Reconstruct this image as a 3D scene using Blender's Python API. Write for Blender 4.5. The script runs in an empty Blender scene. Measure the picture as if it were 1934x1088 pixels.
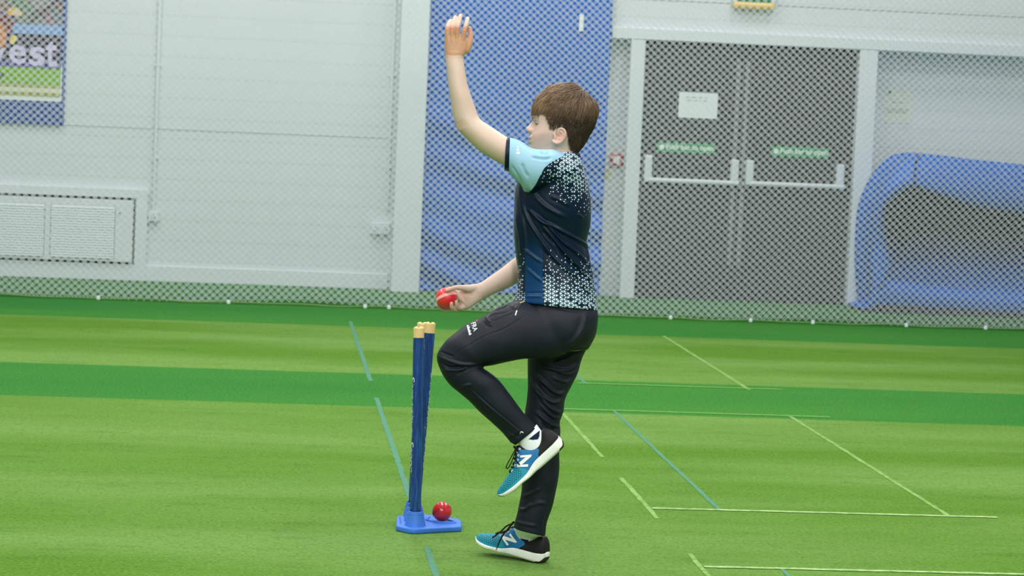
import bpy, bmesh, math, random
import numpy as np
from mathutils import Vector, Matrix
from mathutils.bvhtree import BVHTree
random.seed(7)
rng = np.random.default_rng(11)
scene = bpy.context.scene
COL = scene.collection

# ---------------------------------------------------------------- camera model
FPX, CAM_H, ROLL = 4650.0, 1.58, 0.043
_y0 = np.array([(515 - 967) / FPX, (544 - 172) / FPX, -1.0])
_e = np.array([1 / FPX, -ROLL / FPX, 0.0])
_t = -(_y0 @ _y0) / (_e @ _y0)
def unit(v): return np.asarray(v, float) / np.linalg.norm(v)
_X, _Y = unit(_y0 + _t * _e), unit(_y0)
CM = np.array([_X, _Y, np.cross(_X, _Y)])          # camera axes -> world axes
CC = np.array([0, 0, CAM_H])
def ray(px, py): return CM @ np.array([(px - 967) / FPX, (544 - py) / FPX, -1.0])
def P(px, py, d): return CC + ray(px, py) * d                  # point at a distance
def on_z(px, py, z=0.0):
    r = ray(px, py); return CC + r * ((z - CAM_H) / r[2])
def on_y(px, py, Y):
    r = ray(px, py); return CC + r * (Y / r[1])
def proj(pts):
    c = (np.asarray(pts) - CC) @ CM
    return np.stack([967 + FPX * c[:, 0] / -c[:, 2], 544 - FPX * c[:, 1] / -c[:, 2], -c[:, 2]], 1)

cam = bpy.data.cameras.new('camera')
cam.sensor_width = 36.0
cam.lens = FPX / 1934 * 36.0
cam.clip_end = 200
cam_o = bpy.data.objects.new('camera', cam)
COL.objects.link(cam_o)
mw = Matrix.Identity(4)
for r_ in range(3):
    for c_ in range(3):
        mw[r_][c_] = CM[r_][c_]
mw.translation = Vector(CC)
cam_o.matrix_world = mw
scene.camera = cam_o
cam.dof.use_dof = True
cam.dof.focus_distance = 8.5
cam.dof.aperture_fstop = 7.5

# ---------------------------------------------------------------- materials
def lin(r, g, b):
    f = lambda c: c / 12.92 if c <= 0.04045 else ((c + 0.055) / 1.055) ** 2.4
    return (f(r / 255), f(g / 255), f(b / 255), 1.0)

class NT:
    def __init__(self, name, rough=0.6, spec=0.4):
        self.m = bpy.data.materials.new(name)
        self.m.use_nodes = True
        self.t = self.m.node_tree
        self.b = self.t.nodes['Principled BSDF']
        self.b.inputs['Roughness'].default_value = rough
        self.b.inputs['Specular IOR Level'].default_value = spec
    def n(self, typ, **kw):
        nd = self.t.nodes.new(typ)
        for k, v in kw.items(): setattr(nd, k, v)
        return nd
    def put(self, sock, v):
        if isinstance(v, bpy.types.NodeSocket): self.t.links.new(v, sock)
        else: sock.default_value = v
    def math(self, op, a, b=0.0, clamp=False):
        nd = self.n('ShaderNodeMath', operation=op, use_clamp=clamp)
        self.put(nd.inputs[0], a); self.put(nd.inputs[1], b)
        return nd.outputs[0]
    def attr(self, name): return self.n('ShaderNodeAttribute', attribute_name=name).outputs['Fac']
    def step(self, x, edge, soft):
        nd = self.n('ShaderNodeMapRange', clamp=True)
        self.put(nd.inputs[0], x)
        nd.inputs[1].default_value = edge - soft; nd.inputs[2].default_value = edge + soft
        return nd.outputs[0]
    def mix(self, f, a, b):
        nd = self.n('ShaderNodeMix', data_type='RGBA')
        self.put(nd.inputs[0], f); self.put(nd.inputs[6], a); self.put(nd.inputs[7], b)
        return nd.outputs[2]
    def coord(self): return self.n('ShaderNodeTexCoord').outputs['Object']
    def scaled(self, vec, s):
        nd = self.n('ShaderNodeMapping'); self.t.links.new(vec, nd.inputs[0])
        nd.inputs['Scale'].default_value = s
        return nd.outputs[0]
    def noise(self, vec, scale, detail=3.0, rough=0.55):
        nd = self.n('ShaderNodeTexNoise')
        self.t.links.new(vec, nd.inputs['Vector'])
        nd.inputs['Scale'].default_value = scale; nd.inputs['Detail'].default_value = detail
        nd.inputs['Roughness'].default_value = rough
        return nd.outputs[0]
    def bump(self, h, strength=0.3, dist=0.01):
        nd = self.n('ShaderNodeBump')
        nd.inputs['Strength'].default_value = strength; nd.inputs['Distance'].default_value = dist
        self.t.links.new(h, nd.inputs['Height'])
        self.t.links.new(nd.outputs[0], self.b.inputs['Normal'])
    def color(self, c): self.put(self.b.inputs['Base Color'], c)

def plain(name, c, rough=0.6, spec=0.4, var=0.06, scale=30.0, bump=0.0, metallic=0.0):
    k = NT(name, rough, spec)
    c = lin(*c)
    v = k.noise(k.coord(), scale, 4)
    lo = tuple(x * (1 - var) for x in c[:3]) + (1,)
    hi = tuple(min(1, x * (1 + var)) for x in c[:3]) + (1,)
    k.color(k.mix(v, lo, hi))
    k.b.inputs['Metallic'].default_value = metallic
    if bump: k.bump(k.noise(k.coord(), scale * 6, 2), bump, 0.002)
    return k.m

# ---------------------------------------------------------------- object helpers
def tag(o, label=None, cat=None, group=None, kind=None):
    if label: o['label'] = label
    if cat: o['category'] = cat
    if group: o['group'] = group
    if kind: o['kind'] = kind
    return o

def wloc(o):
    v = np.zeros(3)
    while o is not None:
        v = v + np.array(o.location); o = o.parent
    return v

def mesh_obj(name, verts, faces, mat, parent=None, loc=None, smooth=False):
    """verts in world metres; the object gets its origin at loc (or its parent's origin)."""
    me = bpy.data.meshes.new(name)
    o = bpy.data.objects.new(name, me)
    COL.objects.link(o)
    if parent is not None:
        o.parent = parent
        base = wloc(parent)
    elif loc is not None:
        o.location = loc; base = np.array(loc, float)
    else:
        base = np.zeros(3)
    v = np.asarray(verts, float) - base
    me.from_pydata(v.tolist(), [], [tuple(int(i) for i in f) for f in faces])
    for m in (mat if isinstance(mat, (list, tuple)) else [mat]): me.materials.append(m)
    if smooth: me.polygons.foreach_set('use_smooth', [True] * len(me.polygons))
    me.update()
    return o

def empty(name, loc):
    o = bpy.data.objects.new(name, None)
    COL.objects.link(o); o.location = loc; o.empty_display_size = 0.05
    return o

class MB:
    def __init__(self): self.v = []; self.f = []
    def add(self, v, f):
        k = len(self.v)
        self.v += [tuple(map(float, p)) for p in v]; self.f += [tuple(int(i) + k for i in q) for q in f]
        return self
    def box(self, x0, x1, y0, y1, z0, z1):
        return self.add([(x, y, z) for z in (z0, z1) for y in (y0, y1) for x in (x0, x1)],
                        [(0, 2, 3, 1), (4, 5, 7, 6), (0, 1, 5, 4), (2, 6, 7, 3), (0, 4, 6, 2), (1, 3, 7, 5)])
    def rbox(self, x0, x1, y0, y1, z0, z1, r=0.005):
        bm = bmesh.new(); bmesh.ops.create_cube(bm, size=1)
        for v in bm.verts:
            v.co = Vector(((x0 + x1) / 2 + v.co.x * (x1 - x0), (y0 + y1) / 2 + v.co.y * (y1 - y0), (z0 + z1) / 2 + v.co.z * (z1 - z0)))
        bmesh.ops.bevel(bm, geom=bm.edges[:], offset=r, segments=2, affect='EDGES', profile=0.5)
        bm.verts.index_update()
        self.add([v.co[:] for v in bm.verts], [[v.index for v in f.verts] for f in bm.faces]); bm.free()
        return self
    def tube(self, pts, rad, n=10, cap=True):
        v, f = tube_geo(pts, rad, n, cap); return self.add(v, f)
    def prism(self, poly, z0, z1):
        n = len(poly)
        v = [(p[0], p[1], z0) for p in poly] + [(p[0], p[1], z1) for p in poly]
        f = [tuple(range(n))[::-1], tuple(range(n, 2 * n))] + [(i, (i + 1) % n, n + (i + 1) % n, n + i) for i in range(n)]
        return self.add(v, f)
    def build(self, name, mat, parent=None, loc=None, smooth=False):
        return mesh_obj(name, self.v, self.f, mat, parent, loc, smooth)

def catmull(a, sub):
    a = np.asarray(a, float); out = []
    n = len(a)
    for i in range(n - 1):
        p0, p1, p2, p3 = a[max(i - 1, 0)], a[i], a[i + 1], a[min(i + 2, n - 1)]
        for k in range(sub):
            t = k / sub
            out.append(0.5 * (2 * p1 + (p2 - p0) * t + (2 * p0 - 5 * p1 + 4 * p2 - p3) * t * t + (3 * p1 - p0 - 3 * p2 + p3) * t ** 3))
    out.append(a[-1])
    return np.array(out)

def ring_faces(m, n, close=True):
    i, j = np.meshgrid(np.arange(m - 1), np.arange(n if close else n - 1), indexing='ij')
    j2 = (j + 1) % n
    return np.stack([i * n + j, i * n + j2, (i + 1) * n + j2, (i + 1) * n + j], -1).reshape(-1, 4)

def tube_geo(pts, rad, n=10, cap=True, sub=1, flat=1.0):
    """swept circle along world points with rounded ends"""
    pts = np.asarray(pts, float); rad = np.broadcast_to(np.asarray(rad, float), (len(pts),)).astype(float)
    if sub > 1:
        q = catmull(np.column_stack([pts, rad]), sub); pts, rad = q[:, :3], np.maximum(q[:, 3], 1e-5)
    T = np.gradient(pts, axis=0); T /= np.maximum(np.linalg.norm(T, axis=1, keepdims=True), 1e-12)
    if cap:
        hp, hr, ht = [], [], []
        for k in (0.97, 0.8, 0.5, 0.2): hp.append(pts[0] - T[0] * rad[0] * k); hr.append(rad[0] * math.sqrt(1 - k * k)); ht.append(T[0])
        tp, tr, tt = [], [], []
        for k in (0.2, 0.5, 0.8, 0.97): tp.append(pts[-1] + T[-1] * rad[-1] * k); tr.append(rad[-1] * math.sqrt(1 - k * k)); tt.append(T[-1])
        pts = np.vstack([hp, pts, tp]); rad = np.concatenate([hr, rad, tr]); T = np.vstack([ht, T, tt])
    a = np.array([0, 0, 1.0]) if abs(T[0][2]) < 0.9 else np.array([1.0, 0, 0])
    N = unit(np.cross(T[0], a)); V = []
    ang = np.arange(n) * 2 * math.pi / n
    for p, r, t in zip(pts, rad, T):
        N = N - t * (N @ t); N = unit(N); B = np.cross(t, N)
        V.append(p + r * (np.cos(ang)[:, None] * N + flat * np.sin(ang)[:, None] * B))
    m = len(pts); V = np.vstack(V)
    F = ring_faces(m, n).tolist()
    F.append(list(range(n))[::-1]); F.append([(m - 1) * n + j for j in range(n)])
    return V, F

def lathe(profile, n=32, centre=(0, 0, 0), axis=None):
    """profile of (radius, height) turned about an axis through centre"""
    ax = unit(axis if axis is not None else (0, 0, 1)); c = np.asarray(centre, float)
    a = np.array([1.0, 0, 0]) if abs(ax[0]) < 0.9 else np.array([0, 1.0, 0])
    u = unit(a - ax * (a @ ax)); w = np.cross(ax, u)
    ang = np.arange(n) * 2 * math.pi / n
    V = np.vstack([c + ax * h + max(r, 1e-5) * (np.cos(ang)[:, None] * u + np.sin(ang)[:, None] * w) for r, h in profile])
    m = len(profile); F = ring_faces(m, n).tolist()
    F.append(list(range(n))[::-1]); F.append([(m - 1) * n + j for j in range(n)])
    return V, F

def set_attr(me, name, arr):
    a = me.attributes.new(name, 'FLOAT', 'POINT'); a.data.foreach_set('value', np.asarray(arr, np.float32))

def mverts(me):
    a = np.empty(len(me.vertices) * 3); me.vertices.foreach_get('co', a); return a.reshape(-1, 3)
def mnormals(me):
    a = np.empty(len(me.vertices) * 3); me.vertices.foreach_get('normal', a); return a.reshape(-1, 3)

def seg_dist(p, a, b):
    d = b - a; t = np.clip(((p - a) @ d) / max(d @ d, 1e-12), 0, 1)
    return np.linalg.norm(p - (a + t[:, None] * d), axis=1), t
def line_dist(p, poly):
    """distance to a polyline and position along it 0..1"""
    poly = np.asarray(poly, float); L = np.concatenate([[0], np.cumsum(np.linalg.norm(np.diff(poly, axis=0), axis=1))])
    best = np.full(len(p), 1e9); at = np.zeros(len(p))
    for i in range(len(poly) - 1):
        d, t = seg_dist(p, poly[i], poly[i + 1]); k = d < best
        best[k] = d[k]; at[k] = (L[i] + t[k] * (L[i + 1] - L[i])) / L[-1]
    return best, at
def poly_sdf(p, poly):
    """signed distance to a polygon, positive inside"""
    poly = np.asarray(poly, float)
    d, _ = line_dist(p, np.vstack([poly, poly[:1]]))
    inside = np.zeros(len(p), bool); j = len(poly) - 1
    for i in range(len(poly)):
        a, b = poly[i], poly[j]
        c = ((a[1] > p[:, 1]) != (b[1] > p[:, 1])) & (p[:, 0] < (b[0] - a[0]) * (p[:, 1] - a[1]) / (b[1] - a[1] + 1e-12) + a[0])
        inside ^= c; j = i
    return np.where(inside, d, -d)

def text_mesh(s, size=1.0, shear=0.0, res=3, bold=0.0):
    cu = bpy.data.curves.new('t', 'FONT'); cu.body = s; cu.size = size; cu.resolution_u = res; cu.shear = shear; cu.offset = bold
    o = bpy.data.objects.new('t', cu); COL.objects.link(o)
    dg = bpy.context.evaluated_depsgraph_get()
    me = bpy.data.meshes.new_from_object(o.evaluated_get(dg))
    bpy.data.objects.remove(o); bpy.data.curves.remove(cu)
    bm = bmesh.new(); bm.from_mesh(me); bmesh.ops.triangulate(bm, faces=bm.faces[:])
    bmesh.ops.remove_doubles(bm, verts=bm.verts[:], dist=1e-5)
    v = np.array([q.co[:] for q in bm.verts]); bm.verts.index_update()
    f = [[q.index for q in k.verts] for k in bm.faces]; bm.free(); bpy.data.meshes.remove(me)
    return v[:, :2], f

def fuse(geos, voxel, smooth=4, fac=0.5):
    """union closed shells into one continuous surface (world coordinates)"""
    b = MB()
    for v, f in geos: b.add(v, f)
    me = bpy.data.meshes.new('tmp'); me.from_pydata(b.v, [], b.f)
    bm = bmesh.new(); bm.from_mesh(me); bmesh.ops.recalc_face_normals(bm, faces=bm.faces[:]); bm.to_mesh(me); bm.free()
    o = bpy.data.objects.new('tmp', me); COL.objects.link(o)
    r = o.modifiers.new('r', 'REMESH'); r.mode = 'VOXEL'; r.voxel_size = voxel; r.adaptivity = 0.0
    if smooth:
        s = o.modifiers.new('s', 'SMOOTH'); s.factor = fac; s.iterations = smooth
    dg = bpy.context.evaluated_depsgraph_get()
    out = bpy.data.meshes.new_from_object(o.evaluated_get(dg))
    bpy.data.objects.remove(o); bpy.data.meshes.remove(me)
    out.polygons.foreach_set('use_smooth', [True] * len(out.polygons))
    out.update()
    return out

def attach(name, me, mat, parent=None, loc=None):
    """link a world-coordinate mesh under a parent or at its own origin"""
    o = bpy.data.objects.new(name, me); COL.objects.link(o)
    base = np.zeros(3)
    if parent is not None: o.parent = parent; base = wloc(parent)
    elif loc is not None: o.location = loc; base = np.array(loc, float)
    v = mverts(me) - base; me.vertices.foreach_set('co', v.ravel()); me.update()
    me.materials.clear()
    for m in (mat if isinstance(mat, (list, tuple)) else [mat]): me.materials.append(m)
    return o

def folds(me, table, gen=0.0, seed=0, region=None):
    """press creases and ridges into a garment: (polyline, height m, width px)"""
    v = mverts(me); nrm = mnormals(me); q = proj(v)[:, :2]
    face = np.clip((nrm @ VB) * 2.5 + .15, 0, 1)
    disp = np.zeros(len(v))
    for poly, amp, wd in table:
        poly = catmull(np.array(poly, float), 4) if len(poly) > 2 else np.array(poly, float)
        lo, hi = poly.min(0) - wd * 3, poly.max(0) + wd * 3
        sel = np.where((q[:, 0] > lo[0]) & (q[:, 0] < hi[0]) & (q[:, 1] > lo[1]) & (q[:, 1] < hi[1]) & (face > 0))[0]
        if not len(sel): continue
        d, at = line_dist(q[sel], poly)
        x = d / wd; prof = (1 - .75 * x * x) * np.exp(-x * x * .8)
        taper = np.clip(np.minimum(at, 1 - at) * 5 + .12, 0, 1)
        disp[sel] += amp * prof * taper * face[sel]
    if gen:
        r = np.random.default_rng(seed)
        for _ in range(14):
            kv = r.normal(0, 1, 3) * r.uniform(18, 55); disp += gen * r.uniform(.4, 1) * np.sin(v @ kv + r.uniform(0, 6)) / 3
    v = v + nrm * disp[:, None]
    me.vertices.foreach_set('co', v.ravel()); me.update()

def local_smooth(me, weight, iters):
    """relax a patch of a mesh, leaving the rest alone"""
    v = mverts(me); e = np.empty(len(me.edges) * 2, np.int64); me.edges.foreach_get('vertices', e); e = e.reshape(-1, 2)
    cnt = np.bincount(e.ravel(), minlength=len(v)).astype(float)[:, None]
    for _ in range(iters):
        a = np.zeros_like(v); np.add.at(a, e[:, 0], v[e[:, 1]]); np.add.at(a, e[:, 1], v[e[:, 0]])
        v = v + (a / cnt - v) * weight[:, None] * .6
    me.vertices.foreach_set('co', v.ravel()); me.update()
TURF_A, TURF_B = lin(86, 131, 35), lin(113, 151, 73)
TURF_C, TURF_D = lin(28, 118, 48), lin(58, 132, 48)
TURF_WEAR, TURF_PALE = lin(54, 100, 26), lin(128, 165, 88)
WALL_A, WALL_B = (208, 215, 219), (214, 221, 225)
WHITE_P = (215, 223, 227)
DOOR_C = (40, 38, 38)
CURT_A, CURT_B = (14, 86, 180), (20, 102, 198)
NET_C = (216, 222, 228)
NET_W1, NET_W2, NET_DZ = .0037, .0034, .0145
WORLD_C, WORLD_S = (.93, 1, 1, 1), .50
LAMP_E, EXPO = 118, -0.17
SKIN_A, SKIN_B = (201, 176, 161), (208, 184, 169)
NAVY, NAVY2, AQUA = (1, 23, 46), (4, 54, 98), (144, 187, 211)
TROU_A, TROU_B = (12, 18, 29), (18, 26, 39)
# ================================================================ the hall
YW = 20.12                                     # back wall
# -- turf ------------------------------------------------------------------
k = NT('turf', 0.9, 0.08)
co = k.coord()
sep = k.n('ShaderNodeSeparateXYZ'); k.t.links.new(co, sep.inputs[0])
wob = k.math('MULTIPLY', k.math('SUBTRACT', k.noise(co, 14, 3), 0.5), 0.035)
yy = k.math('ADD', sep.outputs['Y'], wob)
band = k.math('MULTIPLY', k.step(yy, 12.48, 0.01), k.math('SUBTRACT', 1.0, k.step(yy, 13.96, 0.012)))
far = k.step(yy, 16.80, 0.015)
dark = k.math('MAXIMUM', band, far)
streak = k.noise(k.scaled(co, (1.6, 9.0, 1)), 2.6, 6, 0.62)
patch = k.noise(k.scaled(co, (2.4, 7.5, 1)), 1.0, 6, 0.72)
fine = k.noise(k.scaled(co, (22, 36, 1)), 1.0, 6, 0.68)
fib = k.noise(k.scaled(co, (75, 95, 1)), 1.0, 4, 0.65)
broad = k.noise(k.scaled(co, (0.25, 1.0, 1)), 1.1, 3, 0.5)
light_c = k.mix(k.step(broad, 0.5, 0.12), TURF_A, TURF_B)
dark_c = k.mix(k.step(broad, 0.5, 0.2), TURF_C, TURF_D)
base = k.mix(dark, light_c, dark_c)
base = k.mix(k.math('MULTIPLY', k.step(patch, 0.62, 0.09), 0.42), base, TURF_WEAR)
base = k.mix(k.math('MULTIPLY', k.step(fine, 0.61, 0.12), 0.5), base, TURF_WEAR)
base = k.mix(k.math('MULTIPLY', k.step(fib, 0.59, 0.07), 0.6), base, TURF_WEAR)
base = k.mix(k.math('MULTIPLY', k.step(fib, 0.42, -0.10), 0.45), base, TURF_PALE)
k.color(base)
k.bump(k.math('ADD', k.math('MULTIPLY', fib, 0.5), fine), 0.9, 0.02)
m = MB(); m.add([(-16, -6, 0), (20, -6, 0), (20, 20.9, 0), (-16, 20.9, 0)], [(0, 1, 2, 3)])
tag(m.build('floor', k.m), kind='structure')

# painted lines on the turf
def line_mat(name, c, keep):
    q = NT(name, 0.8, 0.2)
    nz = q.noise(q.scaled(q.coord(), (3, 3, 1)), 9, 5, 0.7)
    q.color(q.mix(q.step(nz, keep, 0.14), lin(*c), lin(92, 138, 48)))
    return q.m
white_line = line_mat('white_line', (156, 186, 122), 0.56)
faint_line = line_mat('faint_line', (92, 152, 74), 0.5)
pale_line = line_mat('pale_line', (132, 168, 98), 0.5)
blue_line = line_mat('blue_line', (66, 122, 116), 0.56)
def stripe(x0, x1, y0, y1, mt):
    mb = MB(); n = max(2, int(max(x1 - x0, y1 - y0) / 0.05))
    V = []
    for i in range(n + 1):
        t = i / n; j = random.uniform(-0.0022, 0.0022); w = random.uniform(-0.0016, 0.0016)
        if y1 - y0 > x1 - x0:
            y = y0 + (y1 - y0) * t; V += [(x0 + j - w, y, 0), (x1 + j + w, y, 0)]
        else:
            x = x0 + (x1 - x0) * t; V += [(x, y1 + j + w, 0), (x, y0 + j - w, 0)]
    F = [(2 * i, 2 * i + 1, 2 * i + 3, 2 * i + 2) for i in range(n)]
    hz_ = 0.0015 if y1 - y0 > x1 - x0 else 0.0024
    V2 = [(a, b, hz_) for a, b, c in V]
    mb.add(V2, F)
    tag(mb.build('floor_marking', mt), kind='structure')
for (x, y0, y1, mt, w) in [(0.597, 13.58, 17.15, blue_line, .026), (0.597, 9.35, 12.83, blue_line, .024), (0.597, 6.5, 8.57, blue_line, .022),
                           (1.535, 10.9, 12.42, pale_line, .020), (1.535, 9.30, 10.3, pale_line, .020), (1.533, 6.5, 8.57, pale_line, .018),
                           (1.822, 9.54, 12.60, blue_line, .019), (1.826, 13.78, 14.4, blue_line, .022), (1.817, 6.5, 8.34, blue_line, .016),
                           (2.752, 9.52, 12.58, pale_line, .021), (2.760, 13.74, 16.85, pale_line, .024)]:
    stripe(x - w / 2, x + w / 2, y0, y1, mt)
for (y, x0, x1, mt, w) in [(9.535, 1.55, 2.95, white_line, .032), (8.328, 1.545, 2.95, white_line, .030),
                           (13.80, 1.78, 2.96, faint_line, .045), (12.60, 1.55, 2.97, faint_line, .045)]:
    stripe(x0, x1, y - w / 2, y + w / 2, mt)

# -- back wall ---------------------------------------------------------------
k = NT('painted_panel', 0.55, 0.35)
co = k.coord()
sep = k.n('ShaderNodeSeparateXYZ'); k.t.links.new(co, sep.inputs[0])
zf = k.math('FRACT', k.math('MULTIPLY', sep.outputs['Z'], 1 / 0.165))
groove = k.math('SUBTRACT', 1.0, k.step(zf, 0.05, 0.05))
base = k.mix(k.noise(co, 1.3, 4), lin(*WALL_A), lin(*WALL_B))
base = k.mix(k.math('MULTIPLY', groove, 0.18), base, lin(165, 172, 176))
k.color(base); k.bump(k.math('SUBTRACT', 1.0, groove), 0.25, 0.004)
wall_mat = k.m
white_paint = plain('white_paint', WHITE_P, 0.45, 0.4, 0.03, 3)
white_gloss = plain('white_gloss', WHITE_P, 0.3, 0.5, 0.02, 5)
off_wall = plain('recess_paint', (205, 212, 205), 0.6, 0.3, 0.03, 3)
gap_dark = plain('shadow_gap', (38, 46, 34), 0.9, 0.1)
xs_c0, xs_c1 = 1.240, 2.735                    # edges of the blue curtain
px0, px1 = on_y(1169, 565, YW)[0], on_y(1196, 563, YW)[0]      # door posts
qx0, qx1 = on_y(1597, 579, YW)[0], on_y(1631, 580, YW)[0]
m = MB()
m.box(-16, xs_c1, YW, YW + 0.5, 0, 4.2)
m.box(xs_c1, 20, YW, YW + 0.5, 2.135, 4.2)
m.box(xs_c1, px0 + .02, YW + 0.16, YW + 0.5, 0, 2.135)
m.box(px0 + .02, qx1 - .02, YW + 0.14, YW + 0.5, 0, 2.135)
m.box(qx1 - .02, 20, YW + 0.22, YW + 0.5, 0, 2.135)
tag(m.build('wall_back', wall_mat), kind='structure')
for nm_, x0_, x1_, z_ in (('trim_5', -1.66, 0.94, 1.236), ('trim_6', 2.75, 12, 2.462)):
    m = MB(); m.box(x0_, x1_, YW - .004, YW + .004, z_ - .004, z_ + .004); tag(m.build(nm_, plain('panel_seam', (172, 184, 178), .8, .2)), kind='structure')
m = MB(); m.rbox(-0.98, 0.99, YW - 0.03, YW, 0, 0.13, 0.006)
tag(m.build('baseboard_back', white_paint), kind='structure')
a, b = on_y(738, 555, 19.85)[0], on_y(791, 556, 19.85)[0]
m = MB(); m.rbox(a, b, 19.85, YW, 0, 4.2, 0.008)
tag(m.build('trim_1', white_paint), kind='structure')
m = MB(); m.rbox(px0, px1, YW - 0.04, YW + 0.2, 0, 2.13, 0.006)
tag(m.build('trim_2', white_paint), kind='structure')
m = MB(); m.rbox(qx0, qx1, YW - 0.04, YW + 0.2, 0, 2.13, 0.006)
tag(m.build('trim_3', white_paint), kind='structure')
m = MB(); m.rbox(xs_c1 + .01, 15, YW - 0.045, YW + 0.05, 2.13, 2.225, 0.006)
tag(m.build('trim_4', white_paint), kind='structure')

# -- double doors ------------------------------------------------------------
door_mat = plain('door_laminate', DOOR_C, 0.5, 0.4, 0.08, 4)
steel = plain('brushed_steel', (170, 172, 170), 0.35, 0.5, 0.05, 40, metallic=0.8)
YD = YW + 0.05
mid = on_y(1393, 350, YD)[0]
edges = [(px1 + .004, mid - .003), (mid + .003, qx0 - .004)]
bars = [((1221, 297), (1228, 340), (1391, 346), (1385, 306)), ((1413, 307), (1420, 346), (1590, 354), (1585, 315))]
for i, (x0, x1) in enumerate(edges):
    m = MB(); m.rbox(x0, x1, YD, YD + 0.05, 0.006, 2.125, 0.003)
    d = m.build('door_%d' % (i + 1), door_mat, loc=((x0 + x1) / 2, YD, 0)); tag(d, kind='structure')
    m = MB(); xe = x1 - 0.035 if i == 0 else x0 + 0.035
    m.rbox(xe - .016, xe + .016, YD - 0.004, YD, 0.3, 2.0, 0.001)
    m.build('edge_strip', plain('edge_strip', (120, 122, 120), 0.4, 0.5), d)
    tl, bl, br, tr = [on_y(u, v, YD - 0.07) for u, v in bars[i]]
    m = MB()
    for t_, b_ in ((tl, bl), (tr, br)):
        xc = (t_[0] + b_[0]) / 2
        m.rbox(xc - .032, xc + .032, YD - 0.075, YD, b_[2] - 0.02, t_[2] + 0.02, 0.012)
    zb = (bl[2] + br[2]) / 2
    m.tube([(bl[0] - .01, YD - 0.06, zb), (br[0] + .01, YD - 0.06, zb)], 0.021, 14)
    m.build('push_bar', white_gloss, d, smooth=False)

green_sign = plain('green_sign', (22, 150, 85), 0.5, 0.4)
sign_white = plain('sign_white', (238, 244, 240), 0.5, 0.4, 0.02)
def wall_text(s, x0, x1, z0, z1, y, mat, parent, name='lettering', bold=0.0):
    v, f = text_mesh(s, 1.0, bold=bold)
    lo, hi = v.min(0), v.max(0); v = (v - lo) / (hi - lo)
    V = [(x0 + p[0] * (x1 - x0), y, z0 + p[1] * (z1 - z0)) for p in v]
    return mesh_obj(name, V, f, mat, parent)
for i, (q0, q1) in enumerate([((1241, 271), (1350, 288)), ((1457, 279), (1565, 296))]):
    a, b = on_y(q0[0], q0[1], YD), on_y(q1[0], q1[1], YD)
    zc = (a[2] + b[2]) / 2 ; h = .042
    m = MB(); m.rbox(a[0], b[0], YD - 0.006, YD, zc - h, zc + h, 0.002)
    s = m.build('door_sign', green_sign, loc=((a[0] + b[0]) / 2, YD, zc))
    tag(s, ['green push bar sign on the left door leaf, under the white notice', 'green push bar sign on the right door leaf with no notice above it'][i], 'sign', 'green signs above the door push bars')
    wall_text('Push bar to open', a[0] + .075, b[0] - .012, zc - h * .70, zc + h * .70, YD - 0.0085, sign_white, s, bold=.025)
    m = MB(); m.add(*lathe([(0, -.001), (.022, -.001), (.022, .001), (0, .001)], 24, (a[0] + .04, YD - 0.008, zc), (0, 1, 0)))
    m.build('symbol', sign_white, s)
a, b = on_y(1283, 170, YD), on_y(1354, 225, YD)
paper = plain('paper', (228, 238, 238), 0.7, 0.2, 0.02)
m = MB(); m.rbox(a[0], b[0], YD - 0.004, YD, b[2], a[2] - .015, 0.001)
s = m.build('notice', paper, loc=((a[0] + b[0]) / 2, YD, (a[2] + b[2]) / 2)); tag(s, 'white paper notice stuck on the left grey door leaf', 'notice')
ink = plain('grey_ink', (190, 200, 202), 0.7, 0.2)
m = MB()
for zz in (.055, .08):
    x = a[0] + .06
    while x < b[0] - .08:
        w = random.uniform(.02, .05); m.box(x, x + w, YD - 0.0055, YD - 0.0041, a[2] - zz - .008, a[2] - zz + .004); x += w + .015
m.build('print', ink, s)

# cream sheet on the wall right of the doors
YR = YW + 0.22
a, b = on_y(1673, 167, YR), on_y(1720, 234, YR)
m = MB(); m.rbox(a[0], b[0], YR - .004, YR, b[2], a[2], .001)
s = m.build('wall_sign', plain('cream_sheet', (214, 219, 206), 0.6, 0.3, 0.02), loc=((a[0] + b[0]) / 2, YR, (a[2] + b[2]) / 2))
tag(s, 'pale cream sheet stuck on the white wall above the blue mat', 'sign')
m = MB(); m.box(a[0] + .02, b[0] - .03, YR - .0055, YR - .0042, b[2] + .085, b[2] + .125); m.box(a[0] + .05, b[0] - .06, YR - .0055, YR - .0042, b[2] + .17, b[2] + .18)
m.build('print', plain('pale_print', (186, 196, 176), 0.7, 0.2), s)
m = MB(); m.box(a[0] + .02, a[0] + .045, YR - .0055, YR - .0042, a[2] - .05, a[2] - .02); m.build('emblem', plain('olive_print', (120, 125, 60), 0.7, 0.2), s)

# fire call point and small label in the strip beside the curtain
YS = YW + 0.16
c = on_y(1163, 302, YS)
red = plain('red_plastic', (190, 45, 50), 0.35, 0.5)
m = MB(); m.rbox(c[0] - .052, c[0] + .052, YS - .045, YS, c[2] - .052, c[2] + .052, .012)
s = m.build('fire_call_point', red, loc=(c[0], YS, c[2])); tag(s, 'small red fire call point with white centre beside the blue curtain', 'fire alarm')
m = MB(); m.rbox(c[0] - .027, c[0] + .027, YS - .05, YS - .04, c[2] - .03, c[2] + .03, .004); m.build('glass_panel', sign_white, s)
c = on_y(1146, 328, YS)
m = MB(); m.rbox(c[0] - .055, c[0] + .03, YS - .006, YS, c[2] - .05, c[2] + .045, .002)
s = m.build('label_plate', plain('pale_yellow', (205, 205, 150), 0.5, 0.4), loc=(c[0], YS, c[2])); tag(s, 'tiny pale yellow label below the red fire call point', 'label')
m = MB(); m.box(c[0] - .05, c[0] - .01, YS - .009, YS - .006, c[2] - .03, c[2] + .02); m.build('orange_mark', plain('orange_print', (205, 130, 70), 0.5, 0.4), s)

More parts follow.
